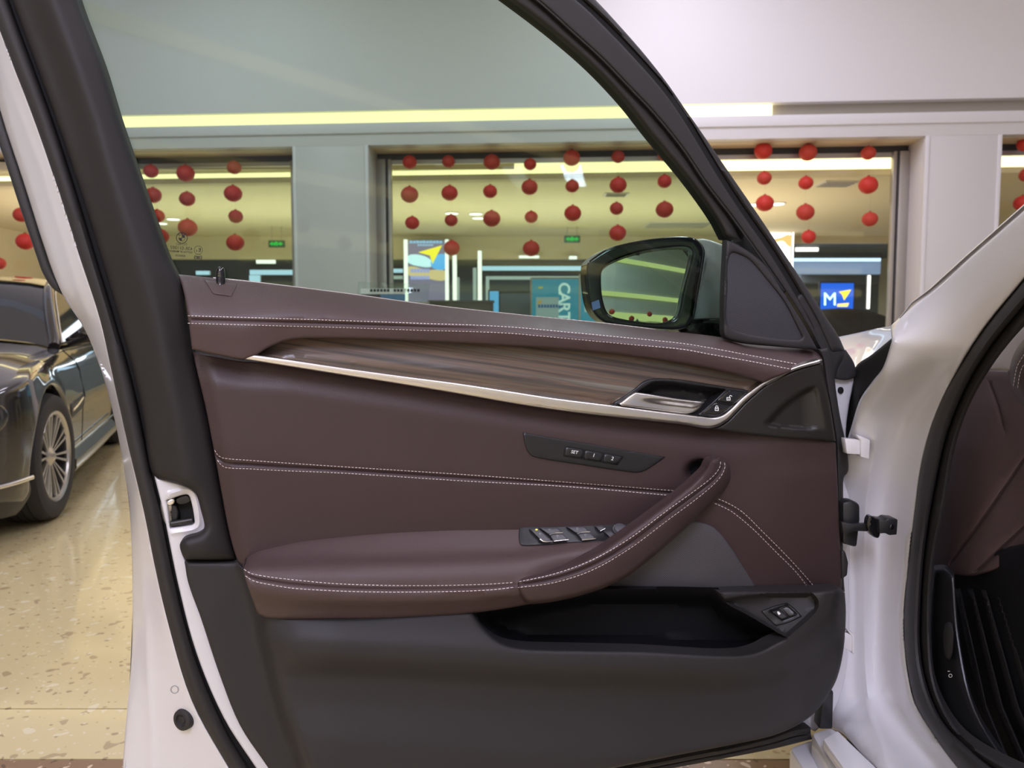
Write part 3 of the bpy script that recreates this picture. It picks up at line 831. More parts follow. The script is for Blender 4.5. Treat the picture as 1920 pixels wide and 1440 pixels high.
# ------------------------------------------------------------------ lanterns on their strings
LANT = {
 'string beside the dark door pillar, left window': [(283, 321, 13), (287, 366, 15), (295, 405, 13), (302, 443, 14)],
 'second string of the left window': [(348, 325, 16), (351, 373, 14), (352, 427, 17)],
 'third string of the left window, beside the pier': [(439, 314, 13), (437, 363, 16), (442, 406, 13), (441, 455, 16)],
 'string at the far left, outside the door frame': [(40, 403, 14), (48, 453, 16), (-2, 494, 12)],
 'first string of the middle window, beside the pier': [(768, 304, 13), (768, 365, 16), (773, 418, 13)],
 'second string of the middle window': [(841, 303, 12), (843, 362, 15), (846, 413, 12), (847, 465, 15)],
 'third string of the middle window': [(922, 304, 15), (919, 359, 13), (922, 410, 16)],
 'fourth string of the middle window': [(994, 308, 11.5), (993, 351, 15), (996, 407, 12), (996, 466, 15.5)],
 'fifth string of the middle window': [(1072, 296, 15.5), (1073, 349, 12.5), (1074, 400, 15.5)],
 'sixth string, above the side mirror': [(1159, 294, 12), (1159, 347, 15.5), (1156, 391, 12.5), (1158, 437, 15.5)],
 'seventh string, against the slanting door frame': [(1247, 290, 13), (1246, 340, 13), (1246, 393, 16)],
 'first string right of the door frame': [(1431, 283, 16), (1433, 334, 13), (1434, 381, 16)],
 'second string right of the door frame': [(1515, 286, 16), (1511, 343, 13), (1510, 398, 16), (1516, 444, 13)],
 'third string right of the door frame': [(1628, 287, 13), (1628, 347, 17), (1631, 411, 14)],
 'string beyond the right pier': [(1921, 271, 13), (1925, 328, 13), (1917, 381, 15)],
}
LD = -0.24
seg = 24
prof = [(0.02, 1.0)] + [(math.sin(t), math.cos(t)) for t in np.linspace(0.12, math.pi - 0.12, 15)] + [(0.02, -1.0)]
V, F = [], []
for r, h in prof:
    for j in range(seg):
        th = 2 * math.pi * j / seg; rr = r * (1.0 + 0.025 * math.cos(12 * th))
        V.append((rr * math.cos(th), rr * math.sin(th), h * 0.93))
F = grid_faces(len(prof), seg, False, True) + [tuple(range(seg)), tuple((len(prof) - 1) * seg + j for j in range(seg))]
lan_me = []
for mm in ('lantern', 'lantern2'):
    me = bpy.data.meshes.new('shade'); me.from_pydata(V, [], F); me.shade_smooth(); me.materials.append(M[mm]); lan_me.append(me)
cap_me = bpy.data.meshes.new('cap'); cv, cf = lathe_geo([(0, .90), (.16, .90), (.16, 1.02), (0, 1.02)], (0, 0, 0), (0, 0, 1), 12)
cap_me.from_pydata([tuple(v) for v in cv], [], cf); cap_me.materials.append(M['cord'])
cord_me = bpy.data.meshes.new('cord'); cv, cf = lathe_geo([(.0004, 0), (.0004, 1)], (0, 0, 0), (0, 0, 1), 5)
cord_me.from_pydata([tuple(v) for v in cv], [], cf); cord_me.materials.append(M['cord'])
ORD = ['top', 'second', 'third', 'lowest']
ztop = wz(300, 1000, LD) + 0.12
def lantern(p, rad, zup, lab, grp, k):
    e = empty('paper_lantern', (p[0], p[1], p[2] - rad * .93), lab, 'lantern', grp)
    o = bpy.data.objects.new('shade', lan_me[k % 2]); COL.objects.link(o); o.parent = e; o.location = (0, 0, rad * .93); o.scale = (rad, rad, rad); o.rotation_euler = (0, 0, k * .7)
    o = bpy.data.objects.new('cap', cap_me); COL.objects.link(o); o.parent = e; o.location = (0, 0, rad * .93); o.scale = (rad, rad, rad)
    o = bpy.data.objects.new('cord', cord_me); COL.objects.link(o); o.parent = e; o.location = (0, 0, rad * 1.85); o.scale = (1, 1, max(zup - (p[2] + rad * .92), .01))
k = 0
for grp, L in LANT.items():
    zup = None
    for i, (x, y, r) in enumerate(L):
        p = wp(x, y, LD); rad = r * p[1] / FPX
        if i == 0: zup = zb2 - .006
        nm = ORD[i] if not (i == len(L) - 1) else 'lowest'
        lantern(p, rad, zup, nm + ' red paper lantern of the ' + grp, 'red paper lanterns', k); k += 1
        zup = p[2] - rad * .955

# the hall behind the viewer, which the side mirror shows: fascia, cove lines and lanterns
WR = bpy.data.objects.new('wall_rear', None); COL.objects.link(WR); WR.location = (0, -6, 0); struct(WR)
RK = -0.40
def rbox(name, x0, x1, d0, d1, z0, z1, m_):
    V, F = hexa([(x, -6.5 + RK * x + d, z) for d in (d1, d0) for x, z in ((x0, z0), (x1, z0), (x1, z1), (x0, z1))])
    return obj(name, V, F, m_, WR, False)
rbox('rear_wall', -9, 9, -.2, 0, 0, 5.2, M['wall'])
for z0, z1 in ((4.05, 4.2), (2.86, 3.0), (2.10, 2.32)): rbox('rear_cove', -9, 9, 0, .06, z0, z1, M['cove'])
for i, (x, z) in enumerate(((0.6, 2.30), (1.25, 2.12), (1.9, 2.30), (2.5, 2.14), (3.1, 2.28))):
    lantern((x, -6.5 + RK * x + .25, z), .09, 2.34, ('first', 'second', 'third', 'fourth', 'last')[i] + ' red lantern from the left in the row behind the viewer', 'lanterns behind the viewer', i)

# ================================================================== the open door of the white car
base = dp(960, 1400, 0.0)
DOOR = empty('car_door', (base[0], base[1], base[2]), 'open front door of the white car with maroon leather trim and tinted window', 'car door')
def smn(pts, n=8): return sm(pts, n)

# --- window opening and frame lines
INNER_R = [(600, -172), (760, -128), (870, -65), (962, 0), (1040, 60), (1110, 121), (1173, 188), (1225, 254), (1280, 320), (1313, 363), (1347, 413), (1364, 446)]
HILITE = [(600, -190), (780, -140), (900, -75), (1003, 0), (1070, 60), (1128, 113), (1173, 160), (1227, 217), (1280, 283), (1323, 347), (1367, 404), (1423, 482), (1470, 550), (1510, 613), (1534, 656)]
FACE = [(600, -215), (800, -172), (960, -90), (1080, 0), (1133, 50), (1190, 110), (1240, 167), (1280, 223), (1347, 333), (1393, 403), (1440, 470), (1490, 552), (1525, 615), (1549, 668)]
GROOVE = [(600, -222), (800, -180), (968, -97), (1087, -4), (1141, 46), (1198, 106), (1248, 163), (1288, 219), (1355, 329), (1401, 399), (1448, 466), (1497, 546), (1533, 610), (1557, 664)]
OUTER = [(600, -240), (820, -200), (1010, -105), (1117, 0), (1165, 52), (1207, 100), (1248, 152), (1283, 202), (1318, 252), (1366, 322), (1421, 402), (1473, 480), (1513, 540), (1547, 592), (1573, 632), (1585, 660)]
PIL_R = [(110, -125), (148, 0), (190, 112), (222, 216), (255, 312), (290, 410), (315, 480), (333, 516)]
# tinted pane
BELT = [(333, 513), (400, 520), (470, 527), (640, 548), (800, 570), (960, 588), (1130, 605), (1230, 617), (1358, 632), (1405, 644), (1470, 650), (1532, 655)]
pane = [(p[0] - 8, p[1]) for p in PIL_R] + [(345, 545), (640, 580), (1130, 640), (1370, 660), (1380, 445)] + [(p[0] + 10, p[1] - 6) for p in INNER_R[::-1]] + [(400, -190), (200, -175)]
pane = np.array(pane, float)
GL, _ = panel('window_glass', pane, M['glass'], DOOR, off=-0.062, bev=(0, 0), thick=0.0045, step=120)
# frame strips
def strip(name, A, B, m_, off, bev, thick, step=9, parent=DOOR, **k):
    poly = np.concatenate([sm(A, 5), sm(B, 5)[::-1]])
    return panel(name, poly, m_, parent, off=off, bev=bev, thick=thick, step=step, **k)
strip('run_channel', INNER_R, [(p[0] + 1, p[1]) for p in HILITE[:11]] + [(1390, 452)], M['rubber'], -0.045, (9, .008), .03)
strip('channel_bead', HILITE[:13], [(p[0] + 5, p[1] - 4) for p in HILITE[:13]], M['satin_black'], -0.036, (2.4, .003), .02, 6)
strip('frame_face', [(p[0] + 4, p[1] - 3) for p in HILITE], FACE, M['plastic'], -0.034, (5, .003), .04)
strip('frame_gap', FACE, GROOVE, M['gap'], -0.044, (0, 0), .03)
strip('outer_frame_seal', GROOVE, OUTER, M['rubber'], -0.036, (12, .012), .04, 6)
# outer white frame skin behind the strips
strip('outer_frame_skin', [(p[0] + 6, p[1] - 4) for p in INNER_R], [(p[0] - 6, p[1] + 3) for p in OUTER], M['gloss_black'], -0.10, (0, 0), .012, 30)
# top of the frame (above the picture)
panel('frame_header', np.concatenate([sm([(600, -172), (400, -182), (220, -168), (110, -125, 1)], 5), sm([(40, -170, 1), (200, -232), (400, -245), (600, -240)], 5)]), M['plastic'], DOOR, off=-0.034, bev=(8, .006), thick=.05, step=14)

# --- rear pillar trim (dark plastic), with the notch around the latch
PT_L = [(-20, -125), (22, 0), (57, 95), (107, 232), (152, 365), (188, 480), (221, 592), (257, 730), (270, 800), (278, 860), (286, 888), (297, 898, 1), (326, 906), (352, 914), (364, 921), (370, 932), (377, 958), (383, 984), (380, 995), (370, 1002), (352, 1007), (342, 1012), (337, 1022), (340, 1036), (346, 1049, 1)]
PT_R = [(443, 1050, 1), (430, 1000), (415, 922), (402, 850), (385, 762), (362, 664), (354, 606), (348, 562), (340, 535), (333, 516), (315, 480), (290, 410), (255, 312), (222, 216), (190, 112), (148, 0), (110, -125)]
pil_poly = np.concatenate([sm(PT_L, 5), sm(PT_R, 5)])
pl_in = line_x([(p[0], p[1]) for p in PT_L])
def pil_off(x, y):
    x = np.asarray(x, float); y = np.asarray(y, float)
    t = sstep(-0.2, 1.0, (x - line_x([(48, 0), (87, 100), (133, 227), (167, 360), (200, 480), (240, 607), (267, 733), (283, 833), (292, 873), (300, 1440)])(y) ) / 60.0)
    return -0.030 + 0.020 * t - 0.012 * sstep(60, 0, np.abs(x - line_x([(148, 0), (190, 112), (255, 312), (333, 516), (362, 664), (402, 850), (443, 1050)])(y)))
panel('pillar_trim', pil_poly, M['plastic_b'], DOOR, off=pil_off, bev=(17, .014), thick=.03, step=11)
# step between pillar trim and lower card
# --- shut face: white painted rear edge of the door
W_L = [(-78, -125), (-40, 60), (4, 220), (45, 345), (91, 488), (117, 552), (160, 620), (187, 687), (207, 753), (227, 847), (243, 960), (248, 1093), (247, 1227), (237, 1343), (230, 1440), (228, 1500)]
W_R = [(-50, -125), (-20, 0), (20, 110), (60, 213), (100, 327), (150, 482), (187, 597), (213, 713), (243, 847), (270, 960), (290, 1060), (317, 1173), (360, 1313), (430, 1440), (470, 1500)]
wl, wr = sm(W_L, 5), sm(W_R, 5)
rmp = ramp(wl, wr)
crease = sm([(-45, -50), (10, 140), (70, 300), (118, 450), (140, 520), (172, 610), (205, 720), (232, 840), (256, 960), (268, 1093), (276, 1227), (282, 1343), (287, 1500)], 5)
def shut_off(x, y): return -0.150 + 0.105 * rmp(x, y) ** 0.8
panel('shut_face', np.concatenate([wl, wr[::-1]]), M['white'], DOOR, off=shut_off, bev=(3, .004), thick=.01, step=11, creases=[(crease, -0.004, 7)])
# outer black waist trim at the far edge
BT_L = [(-90, 40), (0, 276), (36, 385), (70, 485), (80, 512), (98, 540), (117, 553, 1)]
BT_R = [(112, 535, 1), (98, 508), (90, 488), (45, 345), (4, 218), (-55, 40)]
panel('outer_pillar_trim', np.concatenate([sm(BT_L, 5), sm(BT_R, 5)]), M['satin_black'], DOOR, off=-0.148, bev=(5, .006), thick=.02, step=10)
# rubber weatherstrip and the dark gap beside it
G_R = [(-20, -125), (22, 0), (57, 95), (107, 232), (152, 365), (188, 480), (221, 592), (257, 730), (286, 880), (306, 960), (334, 1096), (368, 1224), (419, 1345), (480, 1440), (520, 1500)]
S_R = [(-26, -125), (15, 0), (50, 95), (100, 232), (143, 365), (178, 480), (212, 592), (250, 730), (281, 880), (300, 960), (328, 1096), (363, 1228), (420, 1365), (464, 1440), (500, 1500)]
strip('weatherstrip', W_R, S_R, M['rubber'], -0.035, (15, .014), .02, 7)
strip('weatherstrip_gap', S_R, [(p[0] + 4, p[1]) for p in G_R], M['gap'], -0.055, (0, 0), .01)
# white inner flange below the latch
FL_R = [(297, 897), (353, 913), (374, 932), (386, 985), (380, 1000), (350, 1012), (342, 1030), (350, 1056), (356, 1093), (380, 1160), (413, 1260), (453, 1360), (507, 1440), (540, 1500)]
fl_L = [(286, 880), (306, 960), (334, 1096), (368, 1224), (419, 1345), (480, 1440), (520, 1500)]
latch_hole = sm([(313, 938, 1), (330, 932), (349, 927), (356, 932), (365, 978), (360, 984), (320, 990, 1)], 4, True)
panel('inner_flange', np.concatenate([sm(fl_L, 5), sm(FL_R, 5)[::-1]]), M['white'], DOOR, off=-0.040, bev=(4, .004), thick=.012, step=8, holes=[latch_hole],
      creases=[(sm([(318, 926), (352, 918), (365, 928), (374, 980), (366, 992), (322, 1000)], 5), -0.003, 4)])
# latch in the hole
LT = panel('latch', latch_hole + (latch_hole - latch_hole.mean(0)) * 0.08, M['gap'], DOOR, off=-0.062, bev=(0, 0), thick=.02, step=20)[0]
panel('latch_plate', sm([(300, 942), (313, 936), (322, 940), (322, 986), (312, 984), (305, 975)], 4, True), M['steel'], LT, off=-0.050, bev=(2, .003), thick=.012, step=6)
panel('latch_claw', sm([(312, 940), (326, 935), (327, 944), (315, 948)], 4, True), M['chrome_b'], LT, off=-0.042, bev=(2.5, .004), thick=.012, step=5)
panel('latch_cover', sm([(330, 936), (347, 929), (354, 931), (356, 941), (338, 946), (331, 942)], 4, True), M['trim_dark'], LT, off=-0.048, bev=(2, .002), thick=.008, step=5)
panel('latch_pawl', sm([(317, 950), (331, 948), (333, 975), (320, 978)], 4, True), M['satin_black'], LT, off=-0.050, bev=(3, .004), thick=.008, step=5)
tube('latch_roller', [dp(321, 982, -.046), dp(361, 975, -.046)], .0042, M['trim_dark'], LT, 10)
# rubber plug and the small round mark
pc = dp(345, 1348, shut_off(np.array([345.]), np.array([1348.]))[0] + .002)
pn = np.array([-0.35, -0.93, 0.05]); pn /= np.linalg.norm(pn)
lathe('rubber_plug', [(0, .0045), (.0052, .0042), (.006, .003), (.0082, .0035), (.0095, .0068), (.013, .0066), (.0158, .005), (.0166, .001), (.0166, -.012)], pc, pn, M['rubber'], DOOR, 28)
flat('round_mark', ringpoly(327, 1293, 6.4, 7.6), M['grey_ink'], DOOR, lambda x, y, o=0: dp(x, y, shut_off(np.asarray(x), np.asarray(y)) + .0012))

# --- leather top pad
PAD_T = [(333, 514, 1), (400, 521), (470, 528), (640, 549), (800, 571), (960, 589), (1130, 606), (1230, 618), (1358, 633), (1405, 645), (1470, 651), (1532, 656, 1), (1541, 666), (1541, 674, 1)]
PAD_B = [(1500, 690), (1463, 704), (1432, 717, 1), (1400, 706), (1300, 684), (1200, 669), (1080, 656), (900, 645), (760, 638), (640, 634), (570, 634), (535, 639), (505, 651), (478, 667), (456, 675, 1), (420, 668), (385, 661), (360, 655, 1), (354, 606), (348, 562), (341, 535)]
ST1a = smn([(351, 592), (450, 595), (640, 601), (780, 606), (940, 612), (1067, 623), (1173, 633), (1280, 644), (1330, 652), (1405, 666), (1496, 683)])
ST1b = smn([(351, 606), (450, 609), (640, 614), (780, 619), (940, 624), (1067, 635), (1173, 645), (1280, 655), (1330, 664), (1405, 677), (1482, 692)])
GR1 = (resample(ST1a, 80) + resample(ST1b, 80)) / 2 + np.array([0, -0.5])
pt, pb = sm(PAD_T, 6), sm(PAD_B, 6)
padr = ramp(sm(PAD_T[:12], 6), sm(PAD_B[2:18], 6))
def pad_off(x, y):
    t = padr(x, y)
    return -0.050 + 0.076 * np.sin(np.clip(t / 0.62, 0, 1) * math.pi / 2) - 0.006 * sstep(.6, 1, t)
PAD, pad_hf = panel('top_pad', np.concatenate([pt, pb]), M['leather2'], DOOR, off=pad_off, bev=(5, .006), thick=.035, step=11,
                    creases=[(GR1, 0.0035, 2.6)], extra=[pt + np.array([0, 14.])])
stitches('stitching', ST1a, pad_hf, M['thread'], PAD)
stitches('stitching', ST1b, pad_hf, M['thread'], PAD)
# metal lip of the sill seal along the belt
strip('belt_seal', [(p[0], p[1] - 1.3) for p in PAD_T[1:8]], [(p[0], p[1] + 2) for p in PAD_T[1:8]], M['metalgrey'], -0.053, (1.5, .001), .006, 14)
# lock pin
panel('lock_pin_base', sm([(383, 525, 1), (445, 533, 1), (434, 556, 1), (399, 551, 1)], 5, True), M['leather2'], PAD, off=lambda x, y: pad_hf(x, y) + .0035, bev=(4, .0035), thick=.006, step=6)
b0 = dp(414, 541, float(pad_hf(np.array([414.]), np.array([541.]))[0]) - .012)
lathe('lock_pin', [(0, -.01), (.0072, -.01), (.0072, .004), (.0062, .006), (.0062, .010), (.0066, .012), (.0060, .024), (.0052, .0285), (.003, .031), (0, .0315)], b0, (0, 0.03, 1), M['gloss_black'], PAD, 20)

# --- wood inlay, bright strip
CH_U = [(467, 663), (540, 673), (640, 688), (747, 703), (853, 717), (950, 732), (1040, 746), (1150, 760), (1215, 769), (1280, 777), (1316, 781), (1340, 783), (1357, 777), (1372, 765), (1391, 746), (1410, 731), (1432, 716), (1486, 689), (1541, 673)]
CH_L = [(455, 673), (540, 687), (640, 703), (760, 722), (873, 741), (970, 758), (1073, 773), (1180, 785), (1280, 796), (1324, 803), (1345, 800), (1364, 789), (1380, 773), (1397, 755), (1415, 739), (1436, 722), (1489, 695), (1542, 680)]
wood_poly = np.concatenate([sm([(462, 672), (478, 664), (505, 649), (535, 637), (570, 632), (640, 632), (760, 636), (900, 643), (1080, 654), (1200, 667), (1300, 682), (1400, 704), (1436, 716, 1)], 5),
                            sm([(1400, 748, 1), (1365, 780), (1340, 788), (1280, 782), (1040, 750), (853, 722), (640, 693), (470, 668)], 5)])
handle_hole = sm([(1145, 760, 1), (1191, 729), (1208, 716), (1228, 711), (1270, 712), (1324, 720), (1407, 733, 1), (1378, 763), (1353, 780), (1337, 782)], 5, True)
wtop = line_y([(462, 672), (505, 649), (570, 632), (760, 636), (1080, 654), (1300, 682), (1436, 716)])
wbot = line_y([(462, 676), (640, 690), (853, 719), (1040, 748), (1280, 779), (1436, 800)])
def wood_off(x, y):
    t = np.clip((y - wtop(x)) / np.maximum(wbot(x) - wtop(x), 8), 0, 1)
    return -0.006 + 0.022 * t ** 1.4 - 0.010 * sstep(.75, 1.0, t)
panel('wood_inlay', wood_poly, M['wood'], DOOR, off=wood_off, bev=(2, .002), thick=.02, step=10, holes=[handle_hole])
cu_, cl_ = sm(CH_U, 5), sm(CH_L, 5)
def chrome_off(x, y): return 0.018 - 0.002 * sstep(1250, 1345, x)
panel('bright_strip', np.concatenate([cu_, cl_[::-1]]), M['chrome'], DOOR, off=chrome_off, bev=(5, .004), thick=.02, step=7)

# --- dark trim triangle at the front, with its dished relief
TRI = np.concatenate([sm([(1318, 803, 1), (1345, 801), (1364, 790), (1380, 774), (1397, 756), (1415, 740), (1436, 723), (1489, 696), (1542, 680, 1)], 5), sm([(1549, 720), (1558, 770), (1567, 827, 1), (1486, 823), (1405, 815), (1340, 805)], 5)])
dish = sm([(1513, 727), (1490, 740), (1462, 762), (1442, 783), (1432, 796), (1440, 801), (1486, 806), (1530, 808), (1549, 806), (1540, 760), (1530, 725)], 5, True)
def tri_off(x, y):
    X = np.stack([np.asarray(x, float), np.asarray(y, float)], -1).reshape(-1, 2)
    ins = inside(X, dish); d = pdist(X, dish, True)
    v = np.where(ins, -0.012 * sstep(0, 9, d), 0.0) * sstep(1555, 1500, X[:, 0])
    return (0.010 + v).reshape(np.shape(x))
panel('front_trim', TRI, M['trim_dark'], DOOR, off=tri_off, bev=(4, .004), thick=.03, step=4, extra=[dish])

# --- inner door handle
HB = panel('handle_bezel', handle_hole + (handle_hole - handle_hole.mean(0)) * 0.012, M['satin_black'], DOOR, off=.008, bev=(3, .003), thick=.02, step=8,
           holes=[sm([(1215, 722, 1), (1226, 717), (1262, 717), (1320, 725), (1360, 731, 1), (1326, 762), (1305, 777), (1268, 775), (1200, 764), (1160, 758, 1)], 5, True)])[0]
CAV = sm([(1208, 722, 1), (1226, 714), (1262, 714), (1320, 722), (1366, 729, 1), (1330, 764), (1305, 780), (1268, 778), (1200, 768), (1155, 760, 1)], 5, True)
def cav_off(x, y):
    d = pdist(np.stack([np.asarray(x, float), np.asarray(y, float)], -1).reshape(-1, 2), CAV, True).reshape(np.shape(x))
    return 0.002 - 0.028 * sstep(0, 16, d)
panel('handle_recess', CAV, M['satin_black'], HB, off=cav_off, bev=(0, 0), thick=0, step=6)
lev_poly = sm([(1160, 757, 1), (1172, 747), (1187, 737), (1192, 735, 1), (1215, 738), (1270, 747), (1322, 753, 1), (1312, 766), (1298, 774), (1284, 776), (1240, 771), (1166, 761, 1)], 5, True)
def lev_off(x, y):
    t = np.clip((np.asarray(y) - np.interp(x, [1160, 1190, 1322], [752, 735, 753])) / np.interp(x, [1160, 1190, 1300, 1322], [6, 26, 22, 6]), 0, 1)
    return 0.014 + 0.004 * np.sin(np.clip(t, 0, 1) * math.pi * .5) - 0.010 * sstep(0.15, 0.75, t) * sstep(1170, 1260, x)
panel('handle_lever', lev_poly, M['chrome'], HB, off=lev_off, bev=(3, .004), thick=.01, step=3)
panel('lock_button', sm([(1342, 752, 1), (1366, 731, 1), (1403, 735, 1), (1382, 755), (1372, 758)], 4, True), M['gloss_black'], HB, off=.012, bev=(3, .003), thick=.01, step=6, label='upper button with an open padlock mark')
panel('lock_button', sm([(1315, 775, 1), (1340, 754, 1), (1370, 759), (1380, 757, 1), (1361, 773), (1341, 780)], 4, True), M['gloss_black'], HB, off=.011, bev=(3, .003), thick=.01, step=6, label='lower button with a closed padlock mark')
def padlock(cx, cy, s, op, off):
    q = [[(cx - s, cy - .2 * s), (cx + s, cy - .2 * s), (cx + s, cy + .15 * s), (cx - s, cy + .15 * s)], [(cx - s, cy + 1.15 * s), (cx + s, cy + 1.15 * s), (cx + s, cy + 1.5 * s), (cx - s, cy + 1.5 * s)],
         [(cx - s, cy), (cx - .65 * s, cy), (cx - .65 * s, cy + 1.4 * s), (cx - s, cy + 1.4 * s)], [(cx + .65 * s, cy), (cx + s, cy), (cx + s, cy + 1.4 * s), (cx + .65 * s, cy + 1.4 * s)],
         [(cx - .15 * s, cy + .4 * s), (cx + .15 * s, cy + .4 * s), (cx + .15 * s, cy + .9 * s), (cx - .15 * s, cy + .9 * s)]]
    ox = 1.1 * s if op else 0
    q += ringpoly(cx + ox, cy - .5 * s, .45 * s, .75 * s, 180, 360, 10)
    q += [[(cx + ox - .75 * s, cy - .55 * s), (cx + ox - .45 * s, cy - .55 * s), (cx + ox - .45 * s, cy - .1 * s), (cx + ox - .75 * s, cy - .1 * s)]]
    if not op: q += [[(cx + .45 * s, cy - .55 * s), (cx + .75 * s, cy - .55 * s), (cx + .75 * s, cy - .1 * s), (cx + .45 * s, cy - .1 * s)]]
    flat('padlock_mark', q, M['white_ink'], HB, dp, off)
padlock(1366, 745.5, 3.6, True, .0128)
padlock(1344, 765, 3.6, False, .0118)

# --- tweeter cover (sail) and its mesh
SAIL = sm([(1361, 450, 1), (1375, 455), (1397, 467), (1417, 481), (1437, 500), (1467, 545), (1505, 605), (1533, 656, 1), (1470, 651), (1405, 645), (1372, 638), (1358, 630), (1356, 600), (1356, 560)], 5, True)
MESH = sm([(1370, 477), (1392, 480), (1410, 492), (1435, 522), (1470, 567), (1500, 625), (1503, 632), (1495, 636), (1442, 632), (1400, 625), (1370, 613), (1363, 597), (1365, 540)], 5, True)
TW = panel('tweeter_cover', SAIL, M['plastic'], DOOR, off=lambda x, y: -0.020 - .012 * sstep(600, 455, y), bev=(6, .007), thick=.012, step=8, holes=[MESH])[0]
panel('tweeter_mesh', MESH + (MESH - MESH.mean(0)) * .015, M['grille_b'], TW, off=lambda x, y: -0.024 - .012 * sstep(600, 455, y), bev=(0, 0), thick=.004, step=12)

# --- main leather panel
LP_T = [(362, 661, 1), (400, 668), (455, 677), (540, 690), (640, 706), (760, 725), (873, 744), (970, 761), (1073, 776), (1180, 788), (1280, 799), (1324, 806), (1405, 818), (1486, 826), (1567, 830, 1)]
LP_T = [(p[0], p[1] - (9 if 470 < p[0] < 1560 else 0)) + tuple(p[2:]) for p in LP_T]
LP = np.concatenate([sm(LP_T, 5), sm([(1570, 900), (1574, 1000), (1579, 1104, 1), (1530, 1107), (1422, 1107, 1), (1300, 1106), (1100, 1106), (800, 1118), (480, 1130, 1), (455, 1068), (444, 1048), (430, 1000), (415, 922), (402, 850), (385, 762), (366, 682)], 5)])
lpt = line_y(LP_T)
ST2a = smn([(402, 843), (408, 853), (419, 859), (467, 863), (520, 867), (640, 875), (873, 890), (1073, 905), (1300, 923)])
ST2b = smn([(407, 862), (415, 872), (425, 877), (467, 879), (520, 882), (640, 887), (873, 902), (1073, 913), (1290, 932)])
GR2 = (resample(ST2a, 80) + resample(ST2b, 80)) / 2
ST3a = smn([(1340, 933), (1362, 942), (1392, 960), (1430, 997), (1470, 1037), (1507, 1077), (1530, 1104)])
ST3b = smn([(1333, 941), (1350, 948), (1373, 960), (1413, 993), (1453, 1033), (1493, 1073), (1518, 1106)])
GR3 = (resample(ST3a, 40) + resample(ST3b, 40)) / 2
pocket_c = np.array([1312.0, 884.0])
def leather_off(x, y):
    x = np.asarray(x, float); y = np.asarray(y, float)
    t = y - lpt(x)
    v = -0.016 + 0.018 * sstep(0, 55, t) * sstep(1480, 1330, x) + 0.016 * sstep(1330, 1480, x)
    v = v - 0.010 * sstep(150, 330, t)
    v = v + 0.004 * sstep(1380, 1480, x) * sstep(860, 900, y)
    d = np.hypot((x - pocket_c[0]) / 1.25, y - pocket_c[1])
    v = v - 0.030 * sstep(26, 12, d)
    dl = x - line_x([(362, 661), (402, 850), (430, 1000), (460, 1130)])(y)
    return v - 0.012 * sstep(30, 0, dl)
LE, le_hf = panel('leather_panel', LP, M['leather'], DOOR, off=leather_off, bev=(4, .003), thick=.03, step=11, creases=[(GR2, .0035, 2.6), (GR3, .0030, 2.6)],
                  extra=[ellipse(pocket_c[0], pocket_c[1], r * 1.25, r, 22) for r in (12, 16, 20, 25, 30)])
for ln in (ST2a, ST2b, ST3a, ST3b): stitches('stitching', ln, le_hf, M['thread'], LE)
# dark liner inside the grab recess
panel('grab_recess', ellipse(1316, 881, 25, 21, 24), M['satin_black'], LE, off=lambda x, y: leather_off(x, y) + .003 - .004 * sstep(20, 26, np.hypot(x - 1316, (y - 881) * 1.2)), bev=(3, .004), thick=.004, step=5)

# --- seat memory panel
MP = panel('memory_panel', sm([(980, 811, 1), (1248, 857, 1), (1222, 875), (1206, 884), (1189, 886), (1100, 873), (1002, 857), (991, 849), (985, 835)], 5, True), M['satin_black'], DOOR,
           off=lambda x, y: leather_off(x, y) + .003, bev=(2.5, .0025), thick=.006, step=8)[0]
def moff(x, y): return leather_off(np.asarray(x, float), np.asarray(y, float))
panel('button_surround', [(1058, 835), (1171, 855), (1158, 873), (1055, 856)], M['gap'], MP, off=lambda x, y: moff(x, y) + .0034, bev=(1, .0005), thick=.002, step=8)
for q, ch, tx, ty in (([(1061, 838), (1095, 844), (1092, 859.5), (1058, 854)], 'SET', 1077, 848), ([(1097.5, 844.5), (1131, 850.5), (1127.5, 865.5), (1094.5, 860)], '1', 1113, 854), ([(1133.5, 851), (1168, 857), (1156.5, 870.5), (1130, 866)], '2', 1148, 860)):
    panel('memory_button', q, M['satin_black'], MP, off=lambda x, y: moff(x, y) + .0055, bev=(2.6, .002), thick=.003, step=6)
    text('button_lettering', ch, tx, ty, 8.5 if ch == 'SET' else 9.5, M['white_ink'], MP, lambda x, y, o=0: dp(x, y, moff(x, y) + .0061), rot=math.radians(9), shear=0.15)

# --- speaker grille and armrest
SPK = sm([(1090, 1111, 1), (1140, 1085), (1200, 1040), (1250, 1000), (1280, 984), (1300, 978), (1320, 981), (1342, 992), (1366, 1020), (1398, 1070), (1421, 1106, 1)], 5, True)
panel('speaker_grille', SPK, M['grille'], DOOR, off=lambda x, y: leather_off(x, y) + .004 + .004 * sstep(120, 40, np.hypot(x - 1300, (y - 1050) * 1.2)), bev=(4, .005), thick=.01, step=12)

